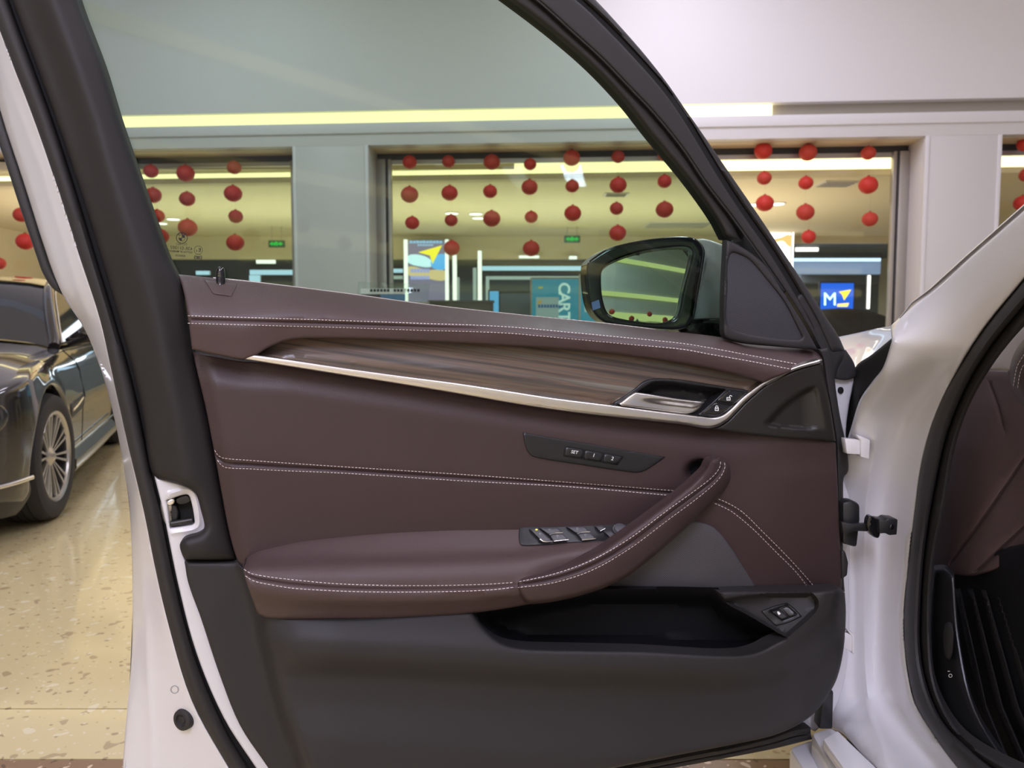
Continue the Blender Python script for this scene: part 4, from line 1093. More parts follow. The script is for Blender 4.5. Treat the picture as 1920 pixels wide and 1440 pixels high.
ARM_T = [(455, 1058), (462, 1044), (485, 1031), (560, 1013), (640, 1003), (720, 995), (850, 987), (975, 983), (1100, 979), (1230, 976)]
ARM_E = [(456, 1069), (475, 1076), (540, 1086), (640, 1095), (780, 1099), (900, 1097), (966, 1092), (1040, 1078), (1120, 1050), (1190, 1010), (1240, 980)]
ARM_B = [(482, 1150), (500, 1158), (560, 1161), (640, 1162), (700, 1161), (790, 1157), (880, 1150), (960, 1139), (1040, 1122), (1110, 1098), (1180, 1050), (1240, 990)]
arm_poly = np.concatenate([sm(ARM_T, 5), sm(ARM_B, 5)[::-1], np.array([(468, 1110), (458, 1080)])])
at_, ae_, ab_ = line_y(ARM_T), line_y(ARM_E), line_y(ARM_B)
def arm_off(x, y):
    x = np.asarray(x, float); y = np.asarray(y, float)
    f = np.clip((y - at_(x)) / np.maximum(ae_(x) - at_(x), 4), 0, 1)
    g = np.clip((y - ae_(x)) / np.maximum(ab_(x) - ae_(x), 4), 0, 1)
    return -0.022 * sstep(985, 1090, x) * f ** 1.3 - 0.010 + 0.052 * np.minimum(f, .62) / .62 * .9 + 0.030 * np.sin(np.clip((f - .45) / .55, 0, 1) * math.pi / 2) + 0.008 * np.sin(np.clip(g * 1.6, 0, 1) * math.pi) - 0.022 * sstep(.35, 1, g)
ST4a = smn([(457, 1067), (470, 1075), (500, 1081), (540, 1086), (640, 1095), (780, 1098), (900, 1096), (966, 1092)])
ST4b = smn([(459, 1079), (475, 1089), (505, 1096), (560, 1104), (700, 1110), (850, 1109), (920, 1106), (965, 1101)])
GR4 = (resample(ST4a, 60) + resample(ST4b, 60)) / 2
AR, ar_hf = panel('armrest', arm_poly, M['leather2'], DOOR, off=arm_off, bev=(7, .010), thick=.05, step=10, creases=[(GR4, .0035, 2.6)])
stitches('stitching', ST4a, ar_hf, M['thread'], AR, dash=5.4, pitch=7.6)
stitches('stitching', ST4b, ar_hf, M['thread'], AR, dash=5.4, pitch=7.6)
# pull handle
PH_U = [(967, 1099), (971, 1089), (983, 1082), (1048, 1067), (1092, 1050), (1132, 1028), (1180, 994), (1227, 960), (1287, 914), (1310, 893), (1323, 880), (1329, 868), (1334, 861), (1347, 857)]
PH_L = [(1347, 857), (1361, 864), (1369, 878), (1370, 895), (1364, 911), (1347, 933), (1299, 979), (1239, 1032), (1180, 1079), (1145, 1097), (1108, 1111), (1060, 1124), (1010, 1132), (988, 1131), (974, 1118), (967, 1099)]
ph_poly = np.concatenate([sm(PH_U, 5)[:-1], sm(PH_L, 5)[:-1]])
ph_u, ph_l = sm(PH_U[1:], 6), sm(PH_L[:-1], 6)
phr = ramp(ph_u, ph_l)
def ph_base(x): return np.interp(x, [967, 1050, 1150, 1260, 1320, 1345, 1372], [.076, .081, .084, .077, .062, .047, .030])
def ph_off(x, y):
    t = phr(x, y)
    return ph_base(x) + 0.016 * np.sqrt(np.maximum(1 - ((t - .36) / .64) ** 2, 0)) - .012
ST5a = smn([(972, 1091), (1036, 1077), (1108, 1051), (1180, 1010), (1251, 957), (1311, 914), (1337, 893), (1350, 875), (1351, 860)])
ST5b = smn([(968, 1102), (1036, 1093), (1108, 1070), (1180, 1029), (1251, 976), (1314, 929), (1347, 899), (1359, 878), (1358, 864)])
GR5 = (resample(ST5a, 60) + resample(ST5b, 60)) / 2
PH, ph_hf = panel('pull_handle', ph_poly, M['leather'], DOOR, off=ph_off, bev=(10, .020), thick=.020, step=7, creases=[(GR5, .0040, 2.8)])
stitches('stitching', ST5a, ph_hf, M['thread'], PH, dash=5.2, pitch=7.2)
stitches('stitching', ST5b, ph_hf, M['thread'], PH, dash=5.2, pitch=7.2)
# foot of the pull handle running into the recess
tube('handle_root', [dp(1348, 888, .022), dp(1343, 888, .008), dp(1336, 888, -.014)], [.010, .011, .013], M['leather'], PH, 14)

# --- window switch panel on the armrest top
def sw(off): return lambda x, y: arm_off(x, y) + off
SWP = panel('switch_panel', sm([(974, 985, 1), (1060, 982), (1193, 978, 1), (1178, 1000), (1150, 1013, 1), (1070, 1018), (988, 1023), (975, 1019)], 4, True), M['satin_black'], DOOR, off=sw(.003), bev=(2, .002), thick=.008, step=6)[0]
SW1 = [([(994, 993), (1009, 990.5), (1036, 1015), (1020, 1015.5), (1012, 1011)], 'mirror_fold_button'),
       ([(1012, 990), (1046, 990), (1055, 999), (1038, 1000), (1030, 1003)], 'window_switch'), ([(1031, 1004), (1040, 1001), (1056, 1000), (1066, 1012), (1038, 1015)], 'window_switch'),
       ([(1063, 988), (1096, 987.5), (1106, 997.5), (1090, 998.5), (1082, 1001)], 'window_switch'), ([(1083, 1002), (1092, 999.5), (1107, 998.5), (1117, 1010), (1091, 1012.5)], 'window_switch')]
for q, nm in SW1:
    b = panel(nm, q, M['switch'], SWP, off=sw(.009), bev=(2.2, .003), thick=.009, step=4)[0]
    e0, e1_ = q[-2], q[-1]
    if nm == 'window_switch': e0, e1_ = q[3], q[4]; pth = [q[4], q[3], q[2]] if q[3][1] < 1008 else [q[4], q[3]]
    if nm == 'mirror_fold_button' or len(q) == 5 and q[3][1] > 1008: pth = [q[4], q[3], q[2]] if nm == 'mirror_fold_button' else [q[4], q[3]]
    P = sm(pth, 4)
    tube('chrome_edge', dp(P[:, 0], P[:, 1], arm_off(P[:, 0], P[:, 1]) + .0085), .0012, M['chrome_b'], b, 6)
def winmark(cx, cy, s):
    q = [[(cx - s, cy - s), (cx - s + .9, cy - s), (cx - s * .3 + .9, cy + s * .8), (cx - s * .3, cy + s * .8)], [(cx - s, cy - s), (cx + s * .2, cy - s), (cx + s * .2, cy - s + .8), (cx - s, cy - s + .8)], [(cx + s * .2, cy - s), (cx + s, cy), (cx + s, cy + .8), (cx + s * .2, cy - s + .9)]]
    flat('switch_mark', q, M['grey_ink'], SWP, lambda x, y, o=0: dp(x, y, arm_off(np.asarray(x), np.asarray(y)) + .0100))
for cx, cy in ((1031, 994), (1046, 1006), (1083, 992), (1098, 1004), (1013, 1002)): winmark(cx, cy, 2.6)
flat('indicator', [ellipse(1006, 993, 2.4, 1.5, 10)], M['led_yellow'], SWP, lambda x, y, o=0: dp(x, y, arm_off(np.asarray(x), np.asarray(y)) + .0102))
for q in ([(1116, 987), (1130, 986), (1134, 991), (1125, 996)], [(1133, 998), (1147, 996), (1151, 1001), (1143, 1007)]):
    b = panel('mirror_select_button', q, M['switch'], SWP, off=sw(.009), bev=(1.8, .003), thick=.009, step=3)[0]
    P = np.array([q[3], q[2]], float)
    tube('chrome_edge', dp(P[:, 0], P[:, 1], arm_off(P[:, 0], P[:, 1]) + .008), .001, M['chrome_b'], b, 6)
dial_c = dp(1162, 996, float(arm_off(1162., 996.)) + .004)
lathe('mirror_dial', [(0, .009), (.0085, .009), (.0105, .0075), (.0112, .004), (.0112, -.003)], dial_c, DNRM * .55 + np.array([0, 0, .83]), M['switch'], SWP, 24)
lathe('dial_ring', [(.0108, .0035), (.0122, .0035), (.0122, .0), (.0108, .0)], dial_c, DNRM * .55 + np.array([0, 0, .83]), M['chrome_b'], SWP, 24, closed=True)

# --- lower door card with the pocket
LC_L = [(346, 1054, 1), (353, 1093), (377, 1160), (410, 1260), (450, 1360), (503, 1440), (540, 1500, 1)]
LC_BT = [(900, 1490, 1), (1040, 1462), (1160, 1438), (1280, 1414), (1390, 1393), (1447, 1380), (1493, 1361), (1528, 1336), (1552, 1305), (1570, 1270), (1582, 1215), (1586, 1150), (1584, 1112, 1)]
LC_T = [(1578, 1104, 1), (1530, 1108), (1421, 1108, 1), (1345, 1109, 1), (1366, 1134), (1400, 1152), (1440, 1176), (1474, 1196, 1), (1452, 1206), (1430, 1218), (1400, 1227), (1350, 1229), (1290, 1226), (1200, 1221), (1100, 1219), (1005, 1217), (965, 1213), (938, 1204), (915, 1186), (897, 1165), (885, 1146, 1), (700, 1158), (560, 1158), (490, 1150, 1), (462, 1075), (446, 1054, 1)]
lc_poly = np.concatenate([sm(LC_L, 5), sm(LC_BT, 5), sm(LC_T, 5)])
POCK = sm([(885, 1146, 1), (897, 1165), (915, 1186), (938, 1204), (965, 1213), (1005, 1217), (1100, 1219), (1200, 1221), (1290, 1226), (1350, 1229), (1400, 1227), (1430, 1218), (1452, 1206), (1474, 1196, 1), (1440, 1176), (1400, 1152), (1366, 1134), (1345, 1106, 1), (1250, 1104), (1110, 1104), (1050, 1110), (960, 1130)], 5, True)
crl = line_x([(443, 1054), (460, 1100), (478, 1160), (487, 1210), (517, 1327), (560, 1440), (590, 1510)])
RIM = [(560, 1212), (700, 1218), (850, 1226), (1000, 1236), (1150, 1239), (1280, 1243), (1360, 1244), (1420, 1236), (1465, 1216), (1505, 1186), (1535, 1156), (1552, 1128), (1560, 1104)]
rim = sm(RIM, 6)
rimy = line_y(RIM[:-1])
PLAT = sm([(1345, 1124, 1), (1420, 1113), (1522, 1110, 1), (1534, 1124), (1534, 1140), (1520, 1158), (1475, 1197, 1), (1400, 1154), (1362, 1133)], 5, True)
def card_off(x, y):
    x = np.asarray(x, float); y = np.asarray(y, float)
    X = np.stack([x, y], -1).reshape(-1, 2)
    d = pdist(X, rim).reshape(x.shape)
    side = sstep(-8, 26, x - crl(y))                           # flange along the rear edge lies deeper
    below = (y > rimy(np.minimum(x, 1552)))
    bul = np.where(below, 0.062 - 0.030 * sstep(8, 62, d) + 0.010 * sstep(90, 190, d), 0.062 - 0.016 * sstep(6, 60, d) - .014 * sstep(40, 110, d))
    fade = sstep(440, 640, x)
    bul = bul * (0.55 + 0.45 * fade)
    v = -0.022 + (0.022 + bul) * side
    X2 = inside(X, PLAT).reshape(x.shape)
    dpl = pdist(X, PLAT, True).reshape(x.shape)
    v = v - np.where(X2, 0.020 * sstep(0, 8, dpl), 0)
    return v - 0.030 * sstep(26, 0, np.minimum(1590 - x, 200)) * sstep(1250, 1150, y) - 0.03 * sstep(1500, 1592, x) * sstep(1200, 1300, y)
panel('lower_card', lc_poly, M['plastic'], DOOR, off=card_off, bev=(7, .008), thick=.03, step=9,
      extra=[(lambda q: q[(pdist(q, PLAT, True) > 9) & ~inside(q, PLAT)])(rim + np.array([0, k])) for k in (-30, -18, -9, -3, 3, 9, 18, 30, 48)] + [(lambda q: q)(bystep(np.vstack([PLAT, PLAT[:1]]), 5) * (1 - k) + PLAT.mean(0) * k) for k in (-.05, 0.0, .05, .10, .16)])
# pocket interior
def pock_off(x, y):
    d = pdist(np.stack([np.asarray(x, float), np.asarray(y, float)], -1).reshape(-1, 2), POCK, True).reshape(np.shape(x))
    return 0.030 - 0.095 * sstep(-4, 30, d)
POCK_O = POCK + (POCK - POCK.mean(0)) * np.array([0.012, 0.06])
panel('pocket_liner', POCK_O, M['pocket'], DOOR, off=pock_off, bev=(0, 0), thick=0, step=11)
# boot switch
TB = panel('boot_switch', sm([(1427, 1146, 1), (1450, 1137), (1476, 1130, 1), (1491, 1142), (1504, 1156, 1), (1480, 1167), (1455, 1174, 1), (1440, 1160)], 4, True), M['satin_black'], DOOR, off=lambda x, y: card_off(x, y) + .003, bev=(2.5, .0025), thick=.006, step=5,
           holes=[np.array([(1444, 1146), (1475, 1135), (1494, 1152), (1466, 1163)])])[0]
panel('boot_switch_well', [(1443, 1146), (1475, 1134), (1495, 1152), (1466, 1164)], M['gap'], TB, off=lambda x, y: card_off(x, y) - .001, bev=(0, 0), thick=.003, step=8)
panel('boot_switch_key', [(1446, 1147), (1462, 1142), (1479, 1157), (1466, 1162)], M['satin_black'], TB, off=lambda x, y: card_off(x, y) + .004, bev=(2, .002), thick=.005, step=4)
panel('boot_switch_paddle', [(1466, 1141), (1476, 1137), (1492, 1151), (1480, 1156)], M['trim_dark'], TB, off=lambda x, y: card_off(x, y) + .0015 + .004 * sstep(1465, 1492, x), bev=(1, .001), thick=.003, step=4)
flat('boot_mark', [[(1457, 1147), (1459.5, 1146), (1465.5, 1152), (1465.5, 1154.5), (1462, 1155), (1458, 1150.5)]], M['white_ink'], TB, dp, float(card_off(1461., 1151.)) + .0046)

# --- bottom seal and front edge rubber
BS_U = [(880, 1499), (1040, 1467), (1160, 1442), (1280, 1418), (1390, 1396), (1450, 1381), (1490, 1367), (1520, 1364)]
BS_L = [(880, 1516), (1040, 1484), (1160, 1460), (1280, 1437), (1390, 1416), (1450, 1404), (1495, 1393), (1523, 1386)]
BS_M = [(p[0], p[1] * .5 + q[1] * .5) for p, q in zip(BS_U, BS_L)]
strip('bottom_seal', BS_U, BS_M, M['rubber'], -.020, (5, .008), .02, 7)
strip('bottom_seal', BS_M, BS_L, M['rubber'], -.032, (5, .008), .02, 7)
FE_L = [(1534, 655), (1542, 674), (1549, 720), (1558, 770), (1567, 826), (1569, 893), (1571, 982), (1576, 1104)]
FE_R = [(1552, 652), (1562, 690), (1568, 735), (1575, 780), (1584, 822), (1590, 862), (1590, 884), (1582, 896), (1581, 938), (1580, 982), (1582, 1080), (1584, 1110)]
strip('front_edge_rubber', FE_L, FE_R, M['rubber'], -.026, (5, .008), .03, 7)
# triangular cap where frame meets the wing
panel('frame_corner_cap', sm([(1562, 708, 1), (1570, 690), (1582, 662), (1586, 656, 1), (1601, 680), (1607, 706, 1), (1585, 713)], 4, True), M['plastic'], DOOR, off=-.050, bev=(3, .004), thick=.03, step=6)
panel('frame_foot', sm([(1533, 652), (1520, 612), (1497, 548), (1545, 596), (1575, 640), (1584, 660), (1572, 690), (1562, 712), (1552, 700)], 4, True), M['plastic'], DOOR, off=-.040, bev=(8, .010), thick=.03, step=8)
# white front shut face of the door and the outer skin
panel('front_shut_face', sm([(1560, 708, 1), (1602, 700), (1599, 725), (1592, 760), (1586, 815), (1592, 860), (1592, 1100), (1588, 1250), (1560, 1340), (1528, 1372, 1), (1500, 1350), (1560, 1150)], 5, True), M['white'], DOOR, off=-.062, bev=(3, .005), thick=.03, step=12)
panel('drain_hole', ellipse(1577, 732, 5, 6.5, 14), M['gap'], DOOR, off=-.0585, bev=(1, .001), thick=.004, step=4)
skin = sm([(235, 1440, 1), (250, 1093), (245, 960), (228, 847), (190, 690), (165, 628), (120, 556, 1), (345, 555), (640, 592), (1130, 648), (1360, 680), (1560, 720, 1), (1578, 850), (1578, 1150), (1550, 1320), (1500, 1372, 1), (1160, 1430), (900, 1480), (600, 1500)], 5, True)
panel('outer_skin', skin, M['white'], DOOR, off=lambda x, y: -0.160 - 0.03 * np.sin(np.clip((y - 560) / 900, 0, 1) * math.pi), bev=(14, -.02), thick=.008, step=40)

# --- marks on the pane (read from outside, so mirrored here)
gm = lambda x, y, o=0: dp(x, y, -.0612)
def gmark(nm, q): flat(nm, q, M['ink'], GL, gm)
gmark('roundel', ringpoly(341, 446, 9.6, 10.8) + ringpoly(341, 446, 5.6, 6.2) + [[(341, 446)] + [(341 + 5.6 * math.cos(math.radians(t)), 446 + 5.6 * math.sin(math.radians(t))) for t in range(a, a + 91, 15)] for a in (270, 90)])
for ch, an in (('B', -42), ('M', 0), ('W', 42)):
    aa = math.radians(an); text('roundel_letter', ch, 341 - 7.8 * math.sin(aa), 446 - 7.8 * math.cos(aa), 4.2, M['ink'], GL, gm, rot=-aa, mirror=True, bold=.02)
text('glass_lettering', 'FUYAO', 340.5, 458, 6.4, M['ink'], GL, gm, mirror=True, rot=math.radians(2))
text('glass_lettering', '43R-011007', 340, 465.5, 9.0, M['ink'], GL, gm, mirror=True, rot=math.radians(4), xs=.95)
text('glass_lettering', 'DOT762 BY M648EAS2', 338, 472, 5.4, M['ink'], GL, gm, mirror=True, xs=.86, rot=math.radians(4), bold=.01)
text('glass_lettering', 'E000675', 338, 479.5, 5.4, M['ink'], GL, gm, mirror=True, rot=math.radians(4), bold=.01)
gmark('approval_ring', ringpoly(372, 469, 7.4, 8.1))
text('approval_letter', 'E', 374.5, 469, 9.5, M['ink'], GL, gm, mirror=True, bold=.02)
text('approval_number', '4', 369, 470.5, 5, M['ink'], GL, gm, mirror=True, bold=.02)
gmark('safety_ring', ringpoly(371.5, 483, 7.4, 8.1, ky=.78))
gmark('safety_letters', sum([ringpoly(371.5 + k, 483, 2.6, 3.8, 120, 430 - 190, 8) + ringpoly(371.5 + k - 1.2, 483, 2.4, 3.6, -75, 75, 8) for k in (-2.8, 0.6, 4)], []))

# ------------------------------------------------------------------ side mirror on the outside of the door
MO = -0.16
mp_m = dp
hous = sm([(1100, 497), (1107, 487), (1142, 465), (1205, 450), (1265, 444), (1297, 445), (1311, 453), (1319, 468), (1317, 492), (1307, 550), (1298, 598), (1282, 616), (1230, 617), (1142, 608), (1120, 596), (1107, 575), (1100, 535)], 5, True)
gla = sm([(1130, 505), (1150, 490), (1192, 475), (1240, 466), (1284, 463), (1296, 469), (1297, 479), (1280, 545), (1271, 588), (1260, 600), (1230, 606), (1162, 597), (1140, 587), (1130, 560), (1127, 527)], 5, True)
MK = 0.00095                                       # metres per pixel at the mirror
MTX, MTZ = 0.27, -0.10
cx_, cy_ = gla.mean(0)
def mtilt(x, y): return MO + (np.asarray(x) - cx_) * MK * MTX - (np.asarray(y) - cy_) * MK * MTZ
MI = panel('side_mirror', hous, M['gloss_black'], DOOR, off=mtilt, bev=(5, .005), thick=.03, step=5, holes=[gla], label='black framed side mirror with white shell')[0]
# mirror glass, aimed so that it shows the hall's rear wall
def mglass_off(x, y):
    a = (np.asarray(x) - cx_) * MK; b = -(np.asarray(y) - cy_) * MK
    return mtilt(x, y) - .012 - (a * a + b * b) / (2 * 1.5)
panel('mirror_glass', gla + (gla - gla.mean(0)) * .045, M['mirror'], MI, off=mglass_off, bev=(0, 0), thick=0, step=9, angle=180)
panel('blue_sticker', [(1109, 567), (1123, 562), (1126, 577), (1112, 582)], emis('sticker', (0.30, 0.42, 0.95), 0.0) if False else mat('sticker_blue', (0.30, 0.42, 0.95), 0.5), MI, off=lambda x, y: mtilt(x, y) + .0012, bev=(0, 0), thick=.001, step=10)
# shell behind
rows = []
for sc, dn in ((1.0, 0.018), (0.99, .04), (0.95, .07), (0.86, .10), (0.68, .125), (0.4, .14), (0.05, .145)):
    q = hous * sc + hous.mean(0) * (1 - sc)
    rows.append(dp(q[:, 0], q[:, 1], mtilt(q[:, 0], q[:, 1])) + np.array([0.36, 0.93, 0.0]) * dn)
V = np.concatenate(rows); n = len(hous)
obj('mirror_shell', V, grid_faces(len(rows), n, False, True), M['white'], MI, True, 60)
# inboard side of the shell and the arm
arm = sm([(1300, 449, 1), (1320, 448), (1345, 455), (1378, 468, 1), (1378, 598, 1), (1330, 600), (1297, 600, 1), (1310, 540), (1322, 480)], 5, True)
panel('mirror_shell_inner', arm, M['white'], MI, off=lambda x, y: MO - .045 + .055 * sstep(1295, 1380, x) - .02 * sstep(560, 450, y), bev=(4, .006), thick=.03, step=7)
panel('mirror_arm', sm([(1268, 612, 1), (1300, 598), (1375, 596, 1), (1390, 660, 1), (1320, 640), (1275, 625)], 5, True), M['gloss_black'], MI, off=lambda x, y: MO - .0 + .06 * sstep(1280, 1380, x), bev=(5, .008), thick=.05, step=8)

# door hinges, check strap and wiring boot (they sit between door and body)
def solid(name, pts, m_, parent, Y, th=.02, r=.002, nrm=np.array([0, -1.0, 0])):
    P = np.asarray(pts, float); n = len(P)
    f = at(P[:, 0], P[:, 1], Y); b = f + np.array([0, th, 0])
    return bevelled(name, np.concatenate([f, b]), [tuple(range(n)), tuple(range(2 * n - 1, n - 1, -1))] + [(i, (i + 1) % n, n + (i + 1) % n, n + i) for i in range(n)], m_, parent, r)

# ================================================================== the white car's body around the hinge
bb = bp(1650, 1440, 0.05)
BODY = empty('white_car', (bb[0], bb[1], 0.0), 'white car body with door jamb, black door seal and maroon dashboard end', 'car')
JL = [(1585, 640), (1610, 640), (1650, 655), (1640, 712), (1612, 740), (1598, 785), (1580, 840), (1560, 930), (1555, 1100), (1545, 1250), (1545, 1330), (1552, 1362), (1575, 1372), (1640, 1440), (1700, 1500)]
JR = [(2330, 60), (2160, 235), (2010, 410), (1920, 523), (1847, 613), (1800, 687), (1757, 773), (1730, 863), (1716, 960), (1701, 1093), (1696, 1160), (1701, 1243), (1718, 1320), (1754, 1380), (1785, 1423), (1850, 1500)]
AP = [(1670, 611), (1713, 571), (1747, 546), (1820, 480), (1920, 393), (2010, 315), (2150, 180), (2300, 20)]
# door jamb from the gutter seal round to the opening
jl = sm([(1672, 640), (1655, 690), (1636, 715), (1612, 750), (1596, 800), (1578, 860), (1560, 940), (1555, 1100), (1545, 1250), (1545, 1330), (1556, 1364), (1580, 1378), (1640, 1440), (1700, 1500)], 6)
jr = sm(JR, 6)
jramp = ramp(jl, jr)
NB = np.array([-0.45, -0.89, 0.0])
def jam_off(x, y):
    x = np.asarray(x, float); y = np.asarray(y, float)
    t = jramp(x, y)
    v = 0.100 * sstep(0.0, 0.9, t) ** .8
    # A-pillar: the upper outer part comes back to the outer skin
    ap = sstep(760, 640, y)
    v = v * (1 - ap) + ap * 0.09 * t
    return v
jam_poly = np.concatenate([sm(AP[::-1], 5), jl, jr[::-1]])
inner_line = sm([(1640, 820), (1640, 850), (1630, 900), (1622, 960), (1620, 1100), (1622, 1240), (1632, 1330), (1660, 1400)], 6)
JM, jm_hf = panel('door_jamb', jam_poly, M['white'], BODY, mp=bp, nrm=NB, off=jam_off, bev=(5, -.006), thick=.02, step=11,
      creases=[(inner_line, 0.006, 12), (sm([(1700, 1000), (1690, 1100), (1685, 1180), (1692, 1250), (1710, 1330), (1750, 1395)], 6), .004, 6)])
# gutter seal between wing and pillar
panel('gutter_seal', sm([(1694, 613, 1), (1672, 634), (1633, 666), (1604, 688), (1592, 740), (1584, 800), (1580, 860), (1600, 860), (1604, 785), (1617, 742), (1645, 714), (1662, 690), (1684, 642)], 5, True), M['gap'], BODY, mp=bp, nrm=NB, off=lambda x, y: .02 + .0 * x, bev=(5, -.006), thick=.03, step=9)
# seal around the opening
SR = [(2330, 180), (2165, 350), (2010, 520), (1920, 612), (1867, 676), (1820, 755), (1790, 842), (1770, 960), (1756, 1027), (1748, 1093), (1746, 1193), (1754, 1277), (1781, 1343), (1822, 1393), (1900, 1440), (1990, 1480)]
sr = sm(SR, 6)
def seal_strip(name, fa, fb, m_, ins, bev, step=8):
    a = resample(jr, 90) * (1 - fa) + resample(sr, 90) * fa; b = resample(jr, 90) * (1 - fb) + resample(sr, 90) * fb
    return panel(name, np.concatenate([a, b[::-1]]), m_, BODY, mp=bp, nrm=NB, off=ins, bev=bev, thick=.03, step=step)
seal_strip('door_seal', -0.02, 0.55, M['rubber'], .085, (18, -.020))
seal_strip('door_seal_lip', 0.53, 1.0, M['rubber'], .100, (14, -.016))
# wing and bonnet beyond the hinge: a curved white surface running forward
wing_rows = []
ridge = sm([(1560, 634), (1600, 626), (1653, 614), (1700, 606), (1760, 585)], 6)
edge = sm([(1570, 700), (1603, 690), (1633, 668), (1672, 636), (1720, 610)], 6)
for t in np.linspace(0, 1, 12):
    q = resample(ridge, 16) * (1 - t) + resample(edge, 16) * t
    Y = 2.15 * (1 - t) + 1.46 * t
    r = at(q[:, 0], q[:, 1], Y); r[:, 2] += 0.012 * math.sin(t * math.pi); wing_rows.append(r)
lowr = wing_rows[-1] + np.array([0.0, 0.03, -0.5])
far = wing_rows[0] + np.array([0.05, 0.6, -0.10])
loft('wing', [far] + wing_rows, M['white'], BODY, angle=60)
loft('wing_side', [wing_rows[-1], wing_rows[-1] + np.array([0.0, 0.02, -.12]), lowr], M['white'], BODY)
# windscreen base strip running beside the pillar
wsl = np.array([(1690, 598), (1713, 569), (1747, 544), (1820, 478), (1920, 391), (2010, 313), (2150, 178), (2290, 28)], float)
tube('windscreen_seal', bp(wsl[:, 0], wsl[:, 1], jam_off(wsl[:, 0], wsl[:, 1]) + .004), .004, M['chrome'], BODY, 8)
# hinges
solid('hinge', [(1584, 822), (1617, 825), (1617, 853), (1588, 851)], M['white'], BODY, 1.355, .018)
solid('hinge_leaf', [(1604, 814), (1632, 825), (1630, 861), (1614, 857), (1614, 826)], M['white'], BODY, 1.350, .02)
solid('hinge', [(1580, 1184), (1600, 1192), (1600, 1224), (1580, 1215)], M['white'], BODY, 1.352, .018)
solid('hinge_leaf', [(1585, 1177), (1603, 1190), (1603, 1228), (1598, 1226), (1598, 1194)], M['white'], BODY, 1.35, .02)
# check strap and boot
CS = solid('check_strap', [(1578, 979), (1600, 983), (1628, 982), (1628, 997), (1604, 996), (1582, 1004)], M['satin_black'], BODY, 1.345, .012)
o = panel('check_disc', sm([(1625, 985), (1629, 968), (1640, 970), (1650, 985), (1650, 1003), (1645, 1009), (1632, 1002)], 5, True), M['gloss_black'], BODY, mp=lambda x, y, o=0: at(x, y, 1.335 - np.asarray(o)), nrm=np.array([0, -1.0, 0]), off=0.0, bev=(3, .004), thick=.01, step=5)[0]
solid('check_bracket', [(1648, 974), (1660, 976), (1666, 972), (1684, 974), (1682, 1003), (1668, 1004), (1660, 1000), (1650, 1001)], M['satin_black'], BODY, 1.330, .03)
panel('check_bolt', ellipse(1672, 988, 5, 5.5, 12), M['gloss_black'], BODY, mp=lambda x, y, o=0: at(x, y, 1.327 - np.asarray(o)), nrm=np.array([0, -1.0, 0]), off=0.0, bev=(2, .003), thick=.005, step=3)
solid('wiring_boot', [(1580, 942), (1598, 938), (1614, 946), (1614, 975), (1608, 1028), (1580, 1020)], M['satin_black'], BODY, 1.37, .03, .006)
solid('wiring_boot', [(1578, 1030), (1586, 1034), (1592, 1055), (1590, 1080), (1578, 1088)], M['rubber'], BODY, 1.36, .03, .006)
solid('lower_hinge_cover', [(1545, 1300), (1564, 1296), (1562, 1368), (1536, 1368)], M['satin_black'], BODY, 1.37, .03, .004)
# rocker and sill
def gpt(px, py, z): return on_ground(px, py, z)
sill_z = float(bp(1600, 1400, 0.03)[2])
q = [gpt(1543, 1385, .36), gpt(1570, 1368, .36), gpt(1650, 1445, .36), gpt(1720, 1530, .36), gpt(1640, 1530, .36), gpt(1585, 1445, .36)]
def prism(name, q, dz, m_, parent, r=.006):
    q = np.array(q); n = len(q); b = q.copy(); b[:, 2] -= dz
    return bevelled(name, np.concatenate([q, b]), [tuple(range(n)), tuple(range(2 * n - 1, n - 1, -1))] + [(i, (i + 1) % n, n + (i + 1) % n, n + i) for i in range(n)], m_, parent, r)
prism('sill_step', q, .02, M['white'], BODY, .004)
q = [gpt(1520, 1372, .33), gpt(1560, 1360, .33), gpt(1660, 1450, .33), gpt(1760, 1560, .33), gpt(1640, 1560, .33), gpt(1562, 1450, .33)]
prism('sill', q, .16, M['white'], BODY, .01)
q = [gpt(1478, 1398, .29), gpt(1530, 1380, .29), gpt(1600, 1450, .29), gpt(1690, 1560, .29), gpt(1580, 1560, .29), gpt(1510, 1450, .29)]
prism('rocker', q, .14, M['white'], BODY, .012)
# cabin: dash end, trims, footwell
def bpan(name, pts, m_, ins, bev=(5, -.006), step=14, n=5, **k):
    return panel(name, sm(pts, n, True), m_, BODY, mp=bp, nrm=NB, off=ins, bev=bev, thick=.02, step=step, **k)
bpan('pillar_lining', [(1846, 694, 1), (1880, 648), (1925, 598), (2010, 505), (2100, 405, 1), (2100, 560, 1), (1990, 700, 1), (1920, 700), (1891, 695, 1)], M['fabric'], .16)
DS, ds_hf = bpan('dash_end', [(1745, 860), (1780, 765), (1838, 690, 1), (1893, 693), (1990, 690, 1), (2010, 1020, 1), (1920, 1050), (1834, 1078), (1792, 1078), (1770, 1066, 1), (1738, 1066, 1), (1740, 950)], M['leather2'], lambda x, y: .17 + .05 * sstep(1760, 1960, x), creases=[(sm([(1782, 1056), (1853, 960), (1925, 855)], 6), -.004, 3), (sm([(1826, 1077), (1925, 985)], 6), -.004, 3), (sm([(1858, 722), (1872, 760), (1882, 800)], 6), -.003, 3)])
TPD, tp_hf = bpan('dash_top_roll', [(1891, 690, 1), (1897, 668), (1910, 645), (1930, 625), (1990, 600, 1), (1990, 780, 1), (1935, 775), (1914, 752), (1900, 725)], M['leather2'], .150, bev=(16, -.018), step=9)
